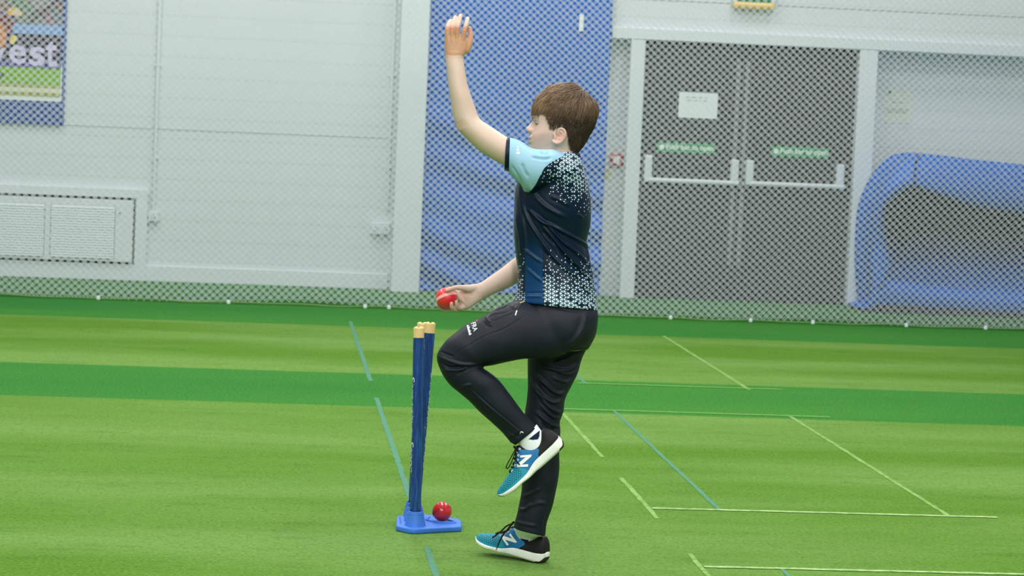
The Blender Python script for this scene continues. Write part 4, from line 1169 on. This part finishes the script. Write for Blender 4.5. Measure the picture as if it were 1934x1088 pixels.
sl = np.where(depth_c < D0 + .02, sl, -5)
far_sl = poly_sdf(s2, [(1020, 250), (1060, 294), (1100, 300), (1100, 430), (1020, 430)]); far_sl = np.where(sq[:, 2] > D0 + .13, np.minimum(far_sl, (sq[:, 2] - D0 - .13) * 500), -5)
set_attr(sh_me, 'sleeve', np.maximum(sl, far_sl))
# cuff: distance past a line across the sleeve
c0_, c1_ = np.array([963.3, 259.0]), np.array([961.2, 325.0]); ln_ = c1_ - c0_; nv = np.array([-ln_[1], ln_[0]]) / np.linalg.norm(ln_)
cuff = (s2 - c0_) @ nv
if ((np.array([950, 290]) - c0_) @ nv) < 0: cuff = -cuff
set_attr(sh_me, 'cuff', np.where(sq[:, 2] < D0, cuff, -9))
pan = poly_sdf(s2, [(991, 470), (989, 420), (1020, 436), (1024.5, 470), (1026.5, 600), (991.5, 600)])
set_attr(sh_me, 'panel', np.where(near, pan, -9))
cx_ = np.interp(s2[:, 1], [290, 345, 420, 455, 515, 587], [1066, 1045, 1043, 1040, 1048, 1049]); ax_ = np.interp(s2[:, 1], [290, 345, 420, 455, 515, 587], [45, 70, 73, 70, 72, 81])
sn = np.clip((s2[:, 0] - cx_) / ax_, -.985, .985)
U = cx_ - 1049 + 62 * np.arcsin(sn) * .62 + (s2[:, 0] - cx_) * .38
set_attr(sh_me, 'pu', U); set_attr(sh_me, 'pv', s2[:, 1] + .0 * U)
hemg = np.interp(s2[:, 1] + np.where(s2[:, 0] < 992, 0, 0) - .10 * (s2[:, 0] - 1030), [458, 478, 510, 540, 565, 588], [0, .24, .44, .62, .84, 1.0])
hemg = np.where(pan > 0, 0, hemg); hemg = hemg * np.where(s2[:, 0] < 992, .72, 1)
hemg = np.where((s2[:, 1] > 440), hemg, 0)
ctr = np.array([1086, 298.]); rad_ = np.hypot((s2[:, 0] - ctr[0]) * np.where(s2[:, 0] < ctr[0], 1.0, 1.25), (s2[:, 1] - ctr[1]))
reach = np.interp(s2[:, 0], [1000, 1040, 1085, 1118], [100, 98, 112, 128])
yok = np.clip(1.0 - rad_ / reach, 0, 1) ** .85 * .96
yok = np.where(s2[:, 1] < 440, yok, 0)
set_attr(sh_me, 'tri', np.maximum(hemg, yok))

k = NT('polo_fabric', .38, .22)
pu, pv, tr = k.attr('pu'), k.attr('pv'), k.attr('tri')
h_ = 6.4; side = h_ * 2 / math.sqrt(3)
a_ = k.math('MULTIPLY', pu, 1 / h_)                                         # lattice coordinates of a triangle grid
b_ = k.math('ADD', k.math('MULTIPLY', pv, 1 / side), k.math('MULTIPLY', pu, -.5 / h_))
fa, fb = k.math('FRACT', a_), k.math('FRACT', b_)
ia, ib = k.math('FLOOR', a_), k.math('FLOOR', b_)
up = k.math('GREATER_THAN', k.math('ADD', fa, fb), 1.0)
ga = k.math('ABSOLUTE', k.math('SUBTRACT', up, fa)); gb = k.math('ABSOLUTE', k.math('SUBTRACT', up, fb))
gc = k.math('SUBTRACT', 1.0, k.math('ADD', ga, gb))
mn = k.math('MINIMUM', k.math('MINIMUM', ga, gb), gc)
cmb = k.n('ShaderNodeCombineXYZ'); k.put(cmb.inputs[0], ia); k.put(cmb.inputs[1], ib); k.put(cmb.inputs[2], up)
wn = k.n('ShaderNodeTexWhiteNoise'); wn.noise_dimensions = '3D'; k.t.links.new(cmb.outputs[0], wn.inputs['Vector'])
rnd = wn.outputs['Value']
size = k.math('SUBTRACT', tr, k.math('MULTIPLY', rnd, k.math('SUBTRACT', .80, k.math('MULTIPLY', tr, .50))))
thr = k.math('SUBTRACT', .335, k.math('MULTIPLY', k.math('MINIMUM', k.math('ADD', k.math('MULTIPLY', size, .22), .10), .225), 1.0))
vis = k.math('MULTIPLY', k.math('GREATER_THAN', size, .0), k.math('GREATER_THAN', rnd, .14))
df = k.math('SUBTRACT', mn, thr)
tri = k.math('MULTIPLY', k.step(df, 0.0, .022), vis)
fade = k.math('MULTIPLY', k.math('SUBTRACT', pv, 445.0), 1 / 75.0, True)
base = k.mix(k.math('MULTIPLY', k.step(k.attr('panel'), 0, .5), fade), lin(*NAVY), lin(*NAVY2))
base = k.mix(tri, base, lin(198, 226, 240))
seam = k.math('SUBTRACT', 1.0, k.step(k.math('ABSOLUTE', k.attr('panel')), .5, .35))
base = k.mix(k.math('MULTIPLY', seam, .5), base, lin(8, 20, 36))
base = k.mix(k.step(k.attr('sleeve'), 0, .35), base, k.mix(k.noise(k.coord(), 12, 3), lin(*AQUA), lin(min(255, AQUA[0] + 8), AQUA[1] + 6, AQUA[2] + 5)))
base = k.mix(k.step(k.attr('cuff'), 0, .35), base, lin(*NAVY))
k.color(base)
k.bump(k.noise(k.coord(), 900, 2), .08, .0004)
shirt = attach('polo_shirt', sh_me, k.m, person)
navy_cloth = plain('navy_rib', NAVY, .55, .35, .06, 60)
V, F = loft([(1059, 288.5, 1094, 291.0, .004, .135), (1059, 290.5, 1094.5, 293.2, .004, .14), (1058, 294, 1095.5, 297.0, .005, .15)], 3, 36, 2.1)
mesh_obj('collar', V, F[:-2], navy_cloth, shirt, smooth=True).modifiers.new('t', 'SOLIDIFY').thickness = .003
shirt_bvh = bvh_of(shirt)
logo_w = plain('print_white', (226, 242, 244), .5, .4, .02)
decal('sleeve_emblem', [[(976.6, 276.5), (978.6, 276), (979.4, 279.4), (977.2, 280.2)], [(975.4, 282), (979.4, 280.8), (980.2, 284.6), (976.0, 285.4)], [(975, 287), (980.6, 286), (982.4, 290.8), (976, 291.6)]], shirt_bvh, logo_w, shirt)

# ---- track trousers ------------------------------------------------------
tr_me = fuse([loft(PELVIS, 6, 48, 2.3), loft(THIGH, 7, 44, 2.2), loft(STAND, 6, 44, 2.2)], .0028, 14, .5)
TR_FOLDS = [([(828, 672), (853, 683), (877, 689), (902, 688)], .0042, 4), ([(829, 683), (850, 694), (876, 693), (906, 692)], -.004, 3.6), ([(836, 698), (864, 699), (888, 692)], .0036, 3.5), ([(862, 708), (876, 701), (890, 692)], -.0030, 3),
            ([(871, 731), (880, 728), (890, 727)], .003, 4), ([(832, 664), (846, 670), (858, 674)], -.0025, 3),
            ([(1097, 678), (1077, 697), (1050, 698), (1020, 690)], .0050, 4.5), ([(1092, 696), (1074, 706), (1050, 701)], .0045, 4), ([(1086, 712), (1068, 721), (1044, 713)], .0045, 4), ([(1076, 735), (1053, 743), (1030, 725), (1012, 706)], .0055, 4.5),
            ([(1069, 750), (1044, 760), (1016, 738), (1004, 716)], .005, 4.5), ([(1065, 773), (1053, 778), (1030, 762), (1010, 726)], .0055, 4.5), ([(1062, 789), (1044, 787), (1022, 766)], .005, 4), ([(1057, 806), (1040, 801), (1012, 778)], .0055, 4.5),
            ([(1054, 807), (1036, 811), (1022, 797)], -.004, 4), ([(1055, 818), (1041, 822)], .003, 3.5), ([(988, 938), (1004, 932), (1020, 922)], .0035, 4.5), ([(980, 961), (992, 962), (1004, 950)], .004, 4.5), ([(973, 985), (992, 990), (1014, 994)], .003, 4),
            ([(1002, 958), (1016, 950), (1034, 952)], .0025, 5), ([(1106, 592), (1102, 616), (1088, 640), (1066, 656)], .004, 7), ([(1108, 657), (1085, 664), (1068, 674), (1040, 682)], -.006, 5),
            ([(919, 598), (930, 588), (947, 582), (961, 576)], -.0040, 2.6), ([(921, 602), (933, 595), (954, 590), (962, 586)], -.0030, 2.2), ([(917, 597), (922, 606), (929, 609)], .0030, 3), ([(925, 607), (941, 603), (973, 589)], -.0022, 2.0), ([(934, 597), (935, 603)], -.002, 1.8),
            ([(912, 606), (918, 614), (928, 618)], -.0030, 4), ([(948, 812), (966, 822), (976, 830)], .003, 4), ([(956, 826), (972, 826), (984, 816)], -.003, 4), ([(962, 833), (974, 834), (984, 826)], .003, 3), ([(966, 576), (972, 582), (980, 578)], .003, 3.5),
            ([(1006, 586), (956, 619), (912, 637), (852, 673)], -.0012, 2.2), ([(884, 732), (921, 766), (956, 795), (985, 820)], .0020, 2.2), ([(887, 731), (924, 764), (959, 793), (988, 817)], -.0018, 2.0), ([(950, 734), (972, 766), (1000, 794)], -.0014, 2.2),
            ([(1036, 572), (1062, 585), (1106, 591)], -.0016, 2.0), ([(1056, 893), (1049, 922), (1039, 957), (1029, 985), (1025, 1010)], -.0016, 2.2), ([(1000, 700), (998, 740), (995, 776)], -.0012, 2.2), ([(1104, 594), (1108, 600), (1109, 620)], -.0020, 2.4)]
_q = proj(mverts(tr_me))
local_smooth(tr_me, np.exp(-((_q[:, 0] - 1040) / 34) ** 4 - ((_q[:, 1] - 622) / 40) ** 4), 60)
TR_FOLDS = [(p_, a_ * (1.5 if abs(a_) > .0035 else 1.15), w_ * .82) for p_, a_, w_ in TR_FOLDS]
folds(tr_me, TR_FOLDS, .0011, 9)
tv = mverts(tr_me); tq = proj(tv)[:, :2]
sd = np.full(len(tv), 9.0)
for s_ in ([(1006, 586), (956, 619), (912, 637), (852, 673)], [(884, 732), (921, 766), (956, 795), (985, 820)], [(1036, 572), (1062, 585), (1106, 591)], [(1056, 893), (1049, 922), (1039, 957), (1029, 985), (1025, 1010)], [(919, 599), (930, 589), (947, 583), (961, 577)], [(925, 607), (941, 603), (973, 589)]):
    sd = np.minimum(sd, line_dist(tq, catmull(np.array(s_, float), 4))[0])
set_attr(tr_me, 'seam', sd)
k = NT('trouser_knit', .56, .26)
base = k.mix(k.noise(k.coord(), 18, 4), lin(*TROU_A), lin(*TROU_B))
base = k.mix(k.math('MULTIPLY', k.math('SUBTRACT', 1.0, k.step(k.attr('seam'), .8, .5)), .6), base, lin(10, 13, 18))
k.color(base)
k.bump(k.noise(k.coord(), 1100, 2), .10, .0004)
trousers = attach('track_trousers', tr_me, k.m, person)
tbvh = bvh_of(trousers)
# printed wording on the thigh
def px_text(name, s, origin, dx, dy, bvh, mat, parent, lift=.0009):
    """letters laid on cloth: dx and dy are the text's width and height directions in px"""
    v, f = text_mesh(s, 1.0, res=2); lo, hi = v.min(0), v.max(0); v = (v - lo) / (hi - lo)
    W = [cast(bvh, origin[0] + dx[0] * a + dy[0] * b, origin[1] + dx[1] * a + dy[1] * b, lift) for a, b in v]
    F = [q for q in f if all(W[i] is not None for i in q)]
    W = [w if w is not None else pp(*origin) for w in W]
    used = sorted({i for q in F for i in q}); ix = {a: i for i, a in enumerate(used)}
    return mesh_obj(name, [W[i] for i in used], [[ix[i] for i in q] for q in F], mat, parent)
px_text('printed_wording', 'IFRA', (888.8, 608.5), (5.6, 17.8), (8.2, -3.2), tbvh, logo_w, trousers)
strokes = []
for j in range(11):
    t = j / 11; ox, oy = 881.2 + 5.0 * t, 614.8 + 19.0 * t; w_ = 3.6 + (1.6 if j in (2, 6, 9) else 0)
    strokes.append([(ox, oy), (ox + w_, oy - 1.1), (ox + w_ + .35, oy + .05), (ox + .4, oy + 1.15)])
decal('small_wording', strokes, tbvh, logo_w, trousers)
decal('red_mark', [[(898.6, 606.2), (903.6, 600.6), (905.6, 600.6), (900.2, 607.0)]], tbvh, plain('print_red', (190, 60, 66), .5, .4), trousers)
silver = plain('zip_silver', (205, 212, 210), .3, .5, .03, 60, metallic=.5)
decal_tube('drawcord', [(985, 572), (981, 578), (977, 585), (976.4, 588)], .0011, tbvh, plain('cord', (70, 66, 60), .7, .2), trousers)
decal_tube('zip_pull', [(976.2, 587.5), (974.8, 591), (973.6, 595.5)], .0028, tbvh, silver, trousers, .002)
decal_tube('zip_slider', [(983, 572), (987, 570.5), (991, 568.6)], .0024, tbvh, plain('brass_pull', (200, 188, 140), .35, .5), trousers, .001)
decal_tube('ankle_zip', [(982.5, 818.5), (984.5, 815.5), (988, 817.5)], .0020, tbvh, silver, trousers, .001)
# ---- socks and trainers --------------------------------------------------
sock_m = NT('sock_knit', .8, .2); sock_m.color(lin(236, 242, 247)); sock_m.bump(sock_m.noise(sock_m.scaled(sock_m.coord(), (1, 1, 3)), 300, 2), .12, .0005); sock_m = sock_m.m
sock_navy = plain('sock_navy', (20, 30, 58), .8, .2)
SHOE_L = 160 * (D0 - .08) / FPX
b_s, b_h = [0, .03, .08, .3, .6, .8, .89, .95, .985, 1.0], [.055, .012, 0, -.004, -.002, 0, .006, .026, .052, .088]
m_s, m_h = [0, .06, .127, .33, .42, .52, .59, .74, .9, .98, 1], [.147, .145, .138, .130, .120, .086, .068, .060, .068, .085, .10]
t_s, t_h = [0, .01, .03, .07, .12, .16, .20, .26, .32, .38, .42, .458, .50, .54, .634, .726, .855, .93, .967, .985, 1], [.165, .20, .272, .322, .315, .285, .255, .238, .268, .320, .360, .378, .335, .298, .228, .193, .158, .14, .126, .112, .10]
w_s, w_h = [0, .015, .04, .1, .2, .3, .45, .55, .65, .75, .85, .92, .97, .99, 1], [.055, .082, .100, .118, .120, .118, .124, .145, .163, .166, .148, .118, .078, .05, .022]
def prof(s, xs, ys):
    q = catmull(np.column_stack([xs, ys]), 8); return np.interp(s, q[:, 0], q[:, 1])
teal, mid_blue = (12, 128, 150), (24, 104, 158)
def shoe_upper_mat():
    k = NT('trainer_upper', .6, .3)
    s, h = k.attr('s'), k.attr('h')
    row = k.math('MULTIPLY', h, 160 / 3.0); ri = k.math('FLOOR', row); rf = k.math('FRACT', row)
    cf = k.math('FRACT', k.math('ADD', k.math('MULTIPLY', s, 160 / 5.2), k.math('MULTIPLY', ri, .5)))
    hole = k.math('MULTIPLY', k.math('GREATER_THAN', cf, .45), k.math('GREATER_THAN', rf, .48))
    hole = k.math('MULTIPLY', hole, k.step(k.attr('perf'), .0, .3))
    base = k.mix(k.step(k.attr('toe'), 0, .4), lin(*mid_blue), k.mix(k.noise(k.coord(), 60, 3), lin(*teal), lin(20, 142, 162)))
    base = k.mix(hole, base, lin(8, 40, 62))
    base = k.mix(k.step(k.attr('heel'), 0, .4), base, lin(17, 18, 20))
    edge = k.math('SUBTRACT', 1.0, k.step(k.math('ABSOLUTE', k.math('ADD', k.attr('heel'), 1.6)), .4, .3))
    base = k.mix(k.math('MULTIPLY', edge, .6), base, lin(40, 135, 190))
    k.color(base); k.bump(k.noise(k.coord(), 900, 2), .12, .0005)
    return k.m
def shoe_sole_mat():
    k = NT('trainer_midsole', .6, .3)
    base = k.mix(k.noise(k.coord(), 40, 3), lin(222, 226, 218), lin(232, 236, 230))
    base = k.mix(k.math('MULTIPLY', k.step(k.attr('low'), -1.2, 1.2), .35), base, lin(190, 196, 150))
    wv = k.math('SINE', k.math('ADD', k.math('MULTIPLY', k.attr('s'), 260.0), k.math('MULTIPLY', k.attr('h'), 190.0)))
    rid = k.math('MULTIPLY', k.step(wv, .55, .3), k.step(k.attr('ridge'), 0, .5))
    base = k.mix(k.math('MULTIPLY', rid, .22), base, lin(175, 180, 172))
    base = k.mix(k.step(k.attr('rub'), 0, .3), base, lin(42, 40, 36))
    k.color(base); k.bump(k.math('SUBTRACT', 1.0, rid), .5, .0012)
    return k.m
up_m, so_m = shoe_upper_mat(), shoe_sole_mat()
lace_m = plain('black_lace', (18, 18, 20), .8, .2); eyelet_m = plain('eyelet_white', (226, 232, 234), .5, .4)
N_m = plain('silver_white', (226, 230, 224), .45, .45, .02)
def trainer(O, fwd, up, lat):
    def S(s, y, h): return O + SHOE_L * (np.multiply.outer(s, fwd) + np.multiply.outer(h, up) + np.multiply.outer(y, lat))
    ss = np.concatenate([np.linspace(0.003, .1, 16), np.linspace(.11, .9, 92), np.linspace(.905, .999, 26)])
    n = 56; V, A = [], []
    for s in ss:
        h0 = prof(s, m_s, m_h) - .022; h1 = max(prof(s, t_s, t_h), h0 + .03); w = prof(s, w_s, w_h) * np.interp(s, [0, .4, .6, 1], [.97, .96, .94, .95])
        th = np.linspace(0, 2 * math.pi, n, endpoint=False)
        ex = np.interp(s, [0, .25, .45, .7, 1], [2.9, 3.0, 2.3, 2.1, 2.0])
        c, q = np.cos(th), np.sin(th)
        y = np.sign(c) * np.abs(c) ** (2 / ex) * w
        hh = np.where(q >= 0, h0 + (h1 - h0) * np.abs(q) ** (2 / ex), h0 - .012 * np.abs(q))
        lean = np.clip((hh - h0) / max(h1 - h0, 1e-4), 0, 1) * np.interp(s, [0, .45, .6], [.10, .08, 0])
        y = y * (1 - lean)
        V.append(S(np.full(n, s), y, hh)); A += [(s, v) for v in hh]
    F = ring_faces(len(ss), n).tolist() + [list(range(n))[::-1], [(len(ss) - 1) * n + j for j in range(n)]]
    sh = mesh_obj('trainer', np.vstack(V), F, up_m, person, smooth=True)
    A = np.array(A) ; A2 = A * 160
    set_attr(sh.data, 's', A[:, 0]); set_attr(sh.data, 'h', A[:, 1])
    set_attr(sh.data, 'heel', poly_sdf(A2, np.array([(-.1, .0), (.345, .0), (.335, .13), (.30, .155), (.272, .182), (.30, .215), (.36, .255), (.418, .295), (.45, .33), (.46, .345), (.452, .6), (-.1, .6)]) * 160))
    set_attr(sh.data, 'toe', poly_sdf(A2, np.array([(.50, .0), (.535, .09), (.57, .15), (.61, .19), (.625, .3), (1.2, .4), (1.2, .0)]) * 160))
    set_attr(sh.data, 'perf', np.minimum((A2[:, 0] - .60 * 160) / 3, np.minimum((.925 * 160 - A2[:, 0]) / 3, np.minimum((A2[:, 1] - 160 * prof(A[:, 0], m_s, m_h) - 2.5), (160 * (prof(A[:, 0], t_s, t_h) - .015) - A2[:, 1])))))
    V, A = [], []; n = 40
    ss = np.concatenate([np.linspace(0.0, .08, 14), np.linspace(.09, .9, 70), np.linspace(.91, 1.0, 22)])
    for s in ss:
        h0, h1, w = prof(s, b_s, b_h), prof(s, m_s, m_h), prof(s, w_s, w_h) + .004
        h0 = h0 + (.004 * math.sin(s * 30) if .42 < s < .93 else 0)
        th = np.linspace(0, 2 * math.pi, n, endpoint=False); c, q = np.cos(th), np.sin(th); ex = 4.0
        y = np.sign(c) * np.abs(c) ** (2 / ex) * w; hh = (h0 + h1) / 2 + np.sign(q) * np.abs(q) ** (2 / ex) * (h1 - h0) / 2
        y = y * (1 + .05 * np.clip((h1 - hh) / max(h1 - h0, .01), 0, 1) * (s < .5))
        V.append(S(np.full(n, s), y, hh)); A += [(s, v) for v in hh]
    F = ring_faces(len(ss), n).tolist() + [list(range(n))[::-1], [(len(ss) - 1) * n + j for j in range(n)]]
    so = mesh_obj('sole', np.vstack(V), F, so_m, sh, smooth=True)
    A = np.array(A); hb, ht = prof(A[:, 0], b_s, b_h), prof(A[:, 0], m_s, m_h)
    set_attr(so.data, 's', A[:, 0]); set_attr(so.data, 'h', A[:, 1])
    set_attr(so.data, 'low', (hb + .018 - A[:, 1]) * 160)
    set_attr(so.data, 'ridge', np.minimum((ht - .022 - A[:, 1]) * 160, (.56 - A[:, 0]) * 60))
    set_attr(so.data, 'rub', np.maximum((hb + np.interp(A[:, 0], [0, .09, .12, .9, .96, 1], [.030, .024, -.002, -.002, .012, .02]) - A[:, 1]) * 160, (hb + .003 - A[:, 1]) * 160))
    return sh, S
# lifted left foot
O1 = pp(1069.8, 840.3, -.085); f1 = unit(-.755 * VR - .656 * VU); u1 = unit(-.656 * VR + .755 * VU); l1 = VB
sh1, S1 = trainer(O1, f1, u1, l1); bv1 = bvh_of(sh1)
# planted right foot: heel down, toe raised, turned a little away
left_h = unit([-VR[0], -VR[1], 0]); away_h = unit([-VB[0], -VB[1], 0]); ya, pi_ = math.radians(30), math.radians(7.5)
fh = math.cos(ya) * left_h + math.sin(ya) * away_h; zz = np.array([0, 0, 1.0])
f2 = math.cos(pi_) * fh + math.sin(pi_) * zz; u2 = -math.sin(pi_) * fh + math.cos(pi_) * zz; l2 = np.cross(f2, u2); l2 = l2 if l2 @ VB > 0 else -l2
g2 = on_z(1006, 1064); O2 = g2 - SHOE_L * (.12 * f2 + .115 * l2); O2[2] = 0
O2[2] = -SHOE_L * min((s * f2 + prof(s, b_s, b_h) * u2)[2] for s in np.linspace(0, .3, 30)) + .001
sh2, S2 = trainer(O2, f2, u2, l2); bv2 = bvh_of(sh2)
def logo(poly_list, bvh, sh):
    decal('letter_n', poly_list, bvh, N_m, sh, .0012, 1.5)
def c8(*p): return [(880 + x / 6.8, 780 + y / 6.8) for x, y in p]
def c3(*p): return [(880 + x / 8.5, 960 + y / 8.5) for x, y in p]
logo([c8((694, 546), (846, 535), (838, 562), (700, 574)), c8((782, 556), (842, 545), (834, 564), (712, 668), (652, 676), (660, 655)), c8((652, 670), (800, 658), (794, 690), (655, 694))], bv1, sh1)
# the planted shoe carries the same letter at the same place on its side
def on_shoe(S, bvh, s, h):
    q = proj([S(np.array([s]), np.array([.1]), np.array([h]))[0]])[0]; return (q[0], q[1])
def back(px, py, d=-.085):
    w = (pp(px, py, d) - O1) / SHOE_L; return (w @ f1, w @ u1)
logo([[on_shoe(S2, bv2, *back(x, y)) for x, y in c8(*pl)] for pl in (((694, 546), (846, 535), (838, 562), (700, 574)), ((782, 556), (842, 545), (834, 564), (712, 668), (652, 676), (660, 655)), ((652, 670), (800, 658), (794, 690), (655, 694)))], bv2, sh2)
def eyelets(pts, bvh, sh):
    for x, y in pts:
        w = cast(bvh, x, y, .0012)
        if w is None: continue
        mb = MB(); a = np.linspace(0, 2 * math.pi, 11)
        mb.tube([w + VR * .0030 * math.cos(t) + VU * .0030 * math.sin(t) for t in a], .0013, 6, cap=False); mb.build('eyelet', eyelet_m, sh, smooth=True)
eyelets([(981.5, 848), (977.5, 853.5), (979, 860), (977.5, 869), (973.5, 879), (967.5, 890)], bv1, sh1)
e2 = [on_shoe(S2, bv2, *back(x, y)) for x, y in [(981.5, 848), (977.5, 854.5), (978.5, 862), (977.0, 871), (973.5, 880), (967.5, 890)]]
eyelets(e2, bv2, sh2)
def laces(S, sh):
    mb = MB()
    for i, s in enumerate(np.linspace(.475, .70, 6)):
        hs_ = prof(s, t_s, t_h)
        ys = np.linspace(-.058, .058, 9)
        w_ = prof(s, w_s, w_h) * .9
        h0 = prof(s, m_s, m_h) - .022
        hh = h0 + (hs_ - h0) * np.maximum(0, 1 - np.abs(ys / w_) ** 2.2) ** (1 / 2.2) + .008
        mb.tube(S(np.full(9, s) + np.linspace(-.012, .012, 9) * (1 if i % 2 else -1), ys, hh), .0030, 6)
    return mb.build('lacing', lace_m, sh, smooth=True)
lc1, lc2 = laces(S1, sh1), laces(S2, sh2)
def lace_path(name, pts, rad, d, par):
    mb = MB(); w = [pp(x, y, d + (p[0] if p else 0)) for x, y, *p in pts]; V, F = tube_geo(w, rad, 8, True, 5); mb.add(V, F); mb.build(name, lace_m, par, smooth=True)
lace_path('bow_loop', [(975, 846, 0), (971, 853), (964, 866), (957.5, 878, .005), (956, 883, .005), (958.5, 885, .005), (963, 879, .002), (968, 868), (973, 854)], .0019, -.118, sh1)
lace_path('lace_end', [(974, 850), (974, 858), (974.6, 868), (977, 873), (980.5, 877)], .0026, -.128, sh1)
lace_path('knot', [(971.5, 844), (975, 848), (978, 851)], .0042, -.112, sh1)
d2_ = O2 + SHOE_L * .5 * f2; dd2 = proj([d2_])[0][2] - D0 - .03
lace_path('bow_loop', [(968, 989.5), (961, 991.5), (955, 995), (948, 1002), (941, 1008), (931, 1015)], .0028, dd2 - .03, sh2)
lace_path('lace_end', [(965, 992), (958, 1001), (951, 1009), (947, 1016), (942, 1026), (937, 1039)], [.0032, .0032, .003, .0028, .0024, .0012], dd2 - .055, sh2)
lace_path('knot', [(964.5, 992), (967.5, 989), (970, 986.5)], .0044, dd2 - .01, sh2)
# socks
V, F = loft([(976, 834, 1014, 802, -.08, .080), (981, 841, 1019, 809, -.08, .076), (985, 850, 1025, 818, -.085, .062), (993, 866, 1032, 836, -.087, .046)], 5, 32, 2.1)
s1 = mesh_obj('sock', V, F, sock_m, person, smooth=True); sb1 = bvh_of(s1)
decal('sock_patch', [c8((803, 338), (950, 222), (944, 300), (925, 338), (862, 346))], sb1, sock_navy, s1)
an = O2 + SHOE_L * (.24 * f2); da = proj([an])[0][2] - D0
V, F = loft([(975, 988, 1020, 1000, .085, .080), (972.5, 1001, 1020, 1011, (.085 + da) / 2, .074), (976, 1013, 1020, 1018, da, .060), (984, 1030, 1018, 1031, da, .048)], 5, 32, 2.1)
s2_ = mesh_obj('sock', V, F, sock_m, person, smooth=True); sb2 = bvh_of(s2_)
decal('sock_patch', [c3((868, 474), (910, 492), (1008, 512), (1000, 530), (955, 548), (900, 526))], sb2, sock_navy, s2_)

# ---- ball held in the right hand
hb = BALL_C; hr = BALL_R
cd_ = math.radians(20); upp = -math.sin(cd_) * VR + math.cos(cd_) * VU; be = math.radians(17)
body, stt = ball_mesh(hb, hr, math.cos(be) * upp - math.sin(be) * VB, .020)
b2 = mesh_obj('cricket_ball', *body, leather('scarlet_leather', (212, 30, 44), .42), loc=hb, smooth=True)
tag(b2, 'bright red cricket ball with pale stitched seam gripped in the bowler\'s lowered hand', 'cricket ball')
stt.build('seam', plain('pale_thread', (246, 206, 198), .7, .3), b2)
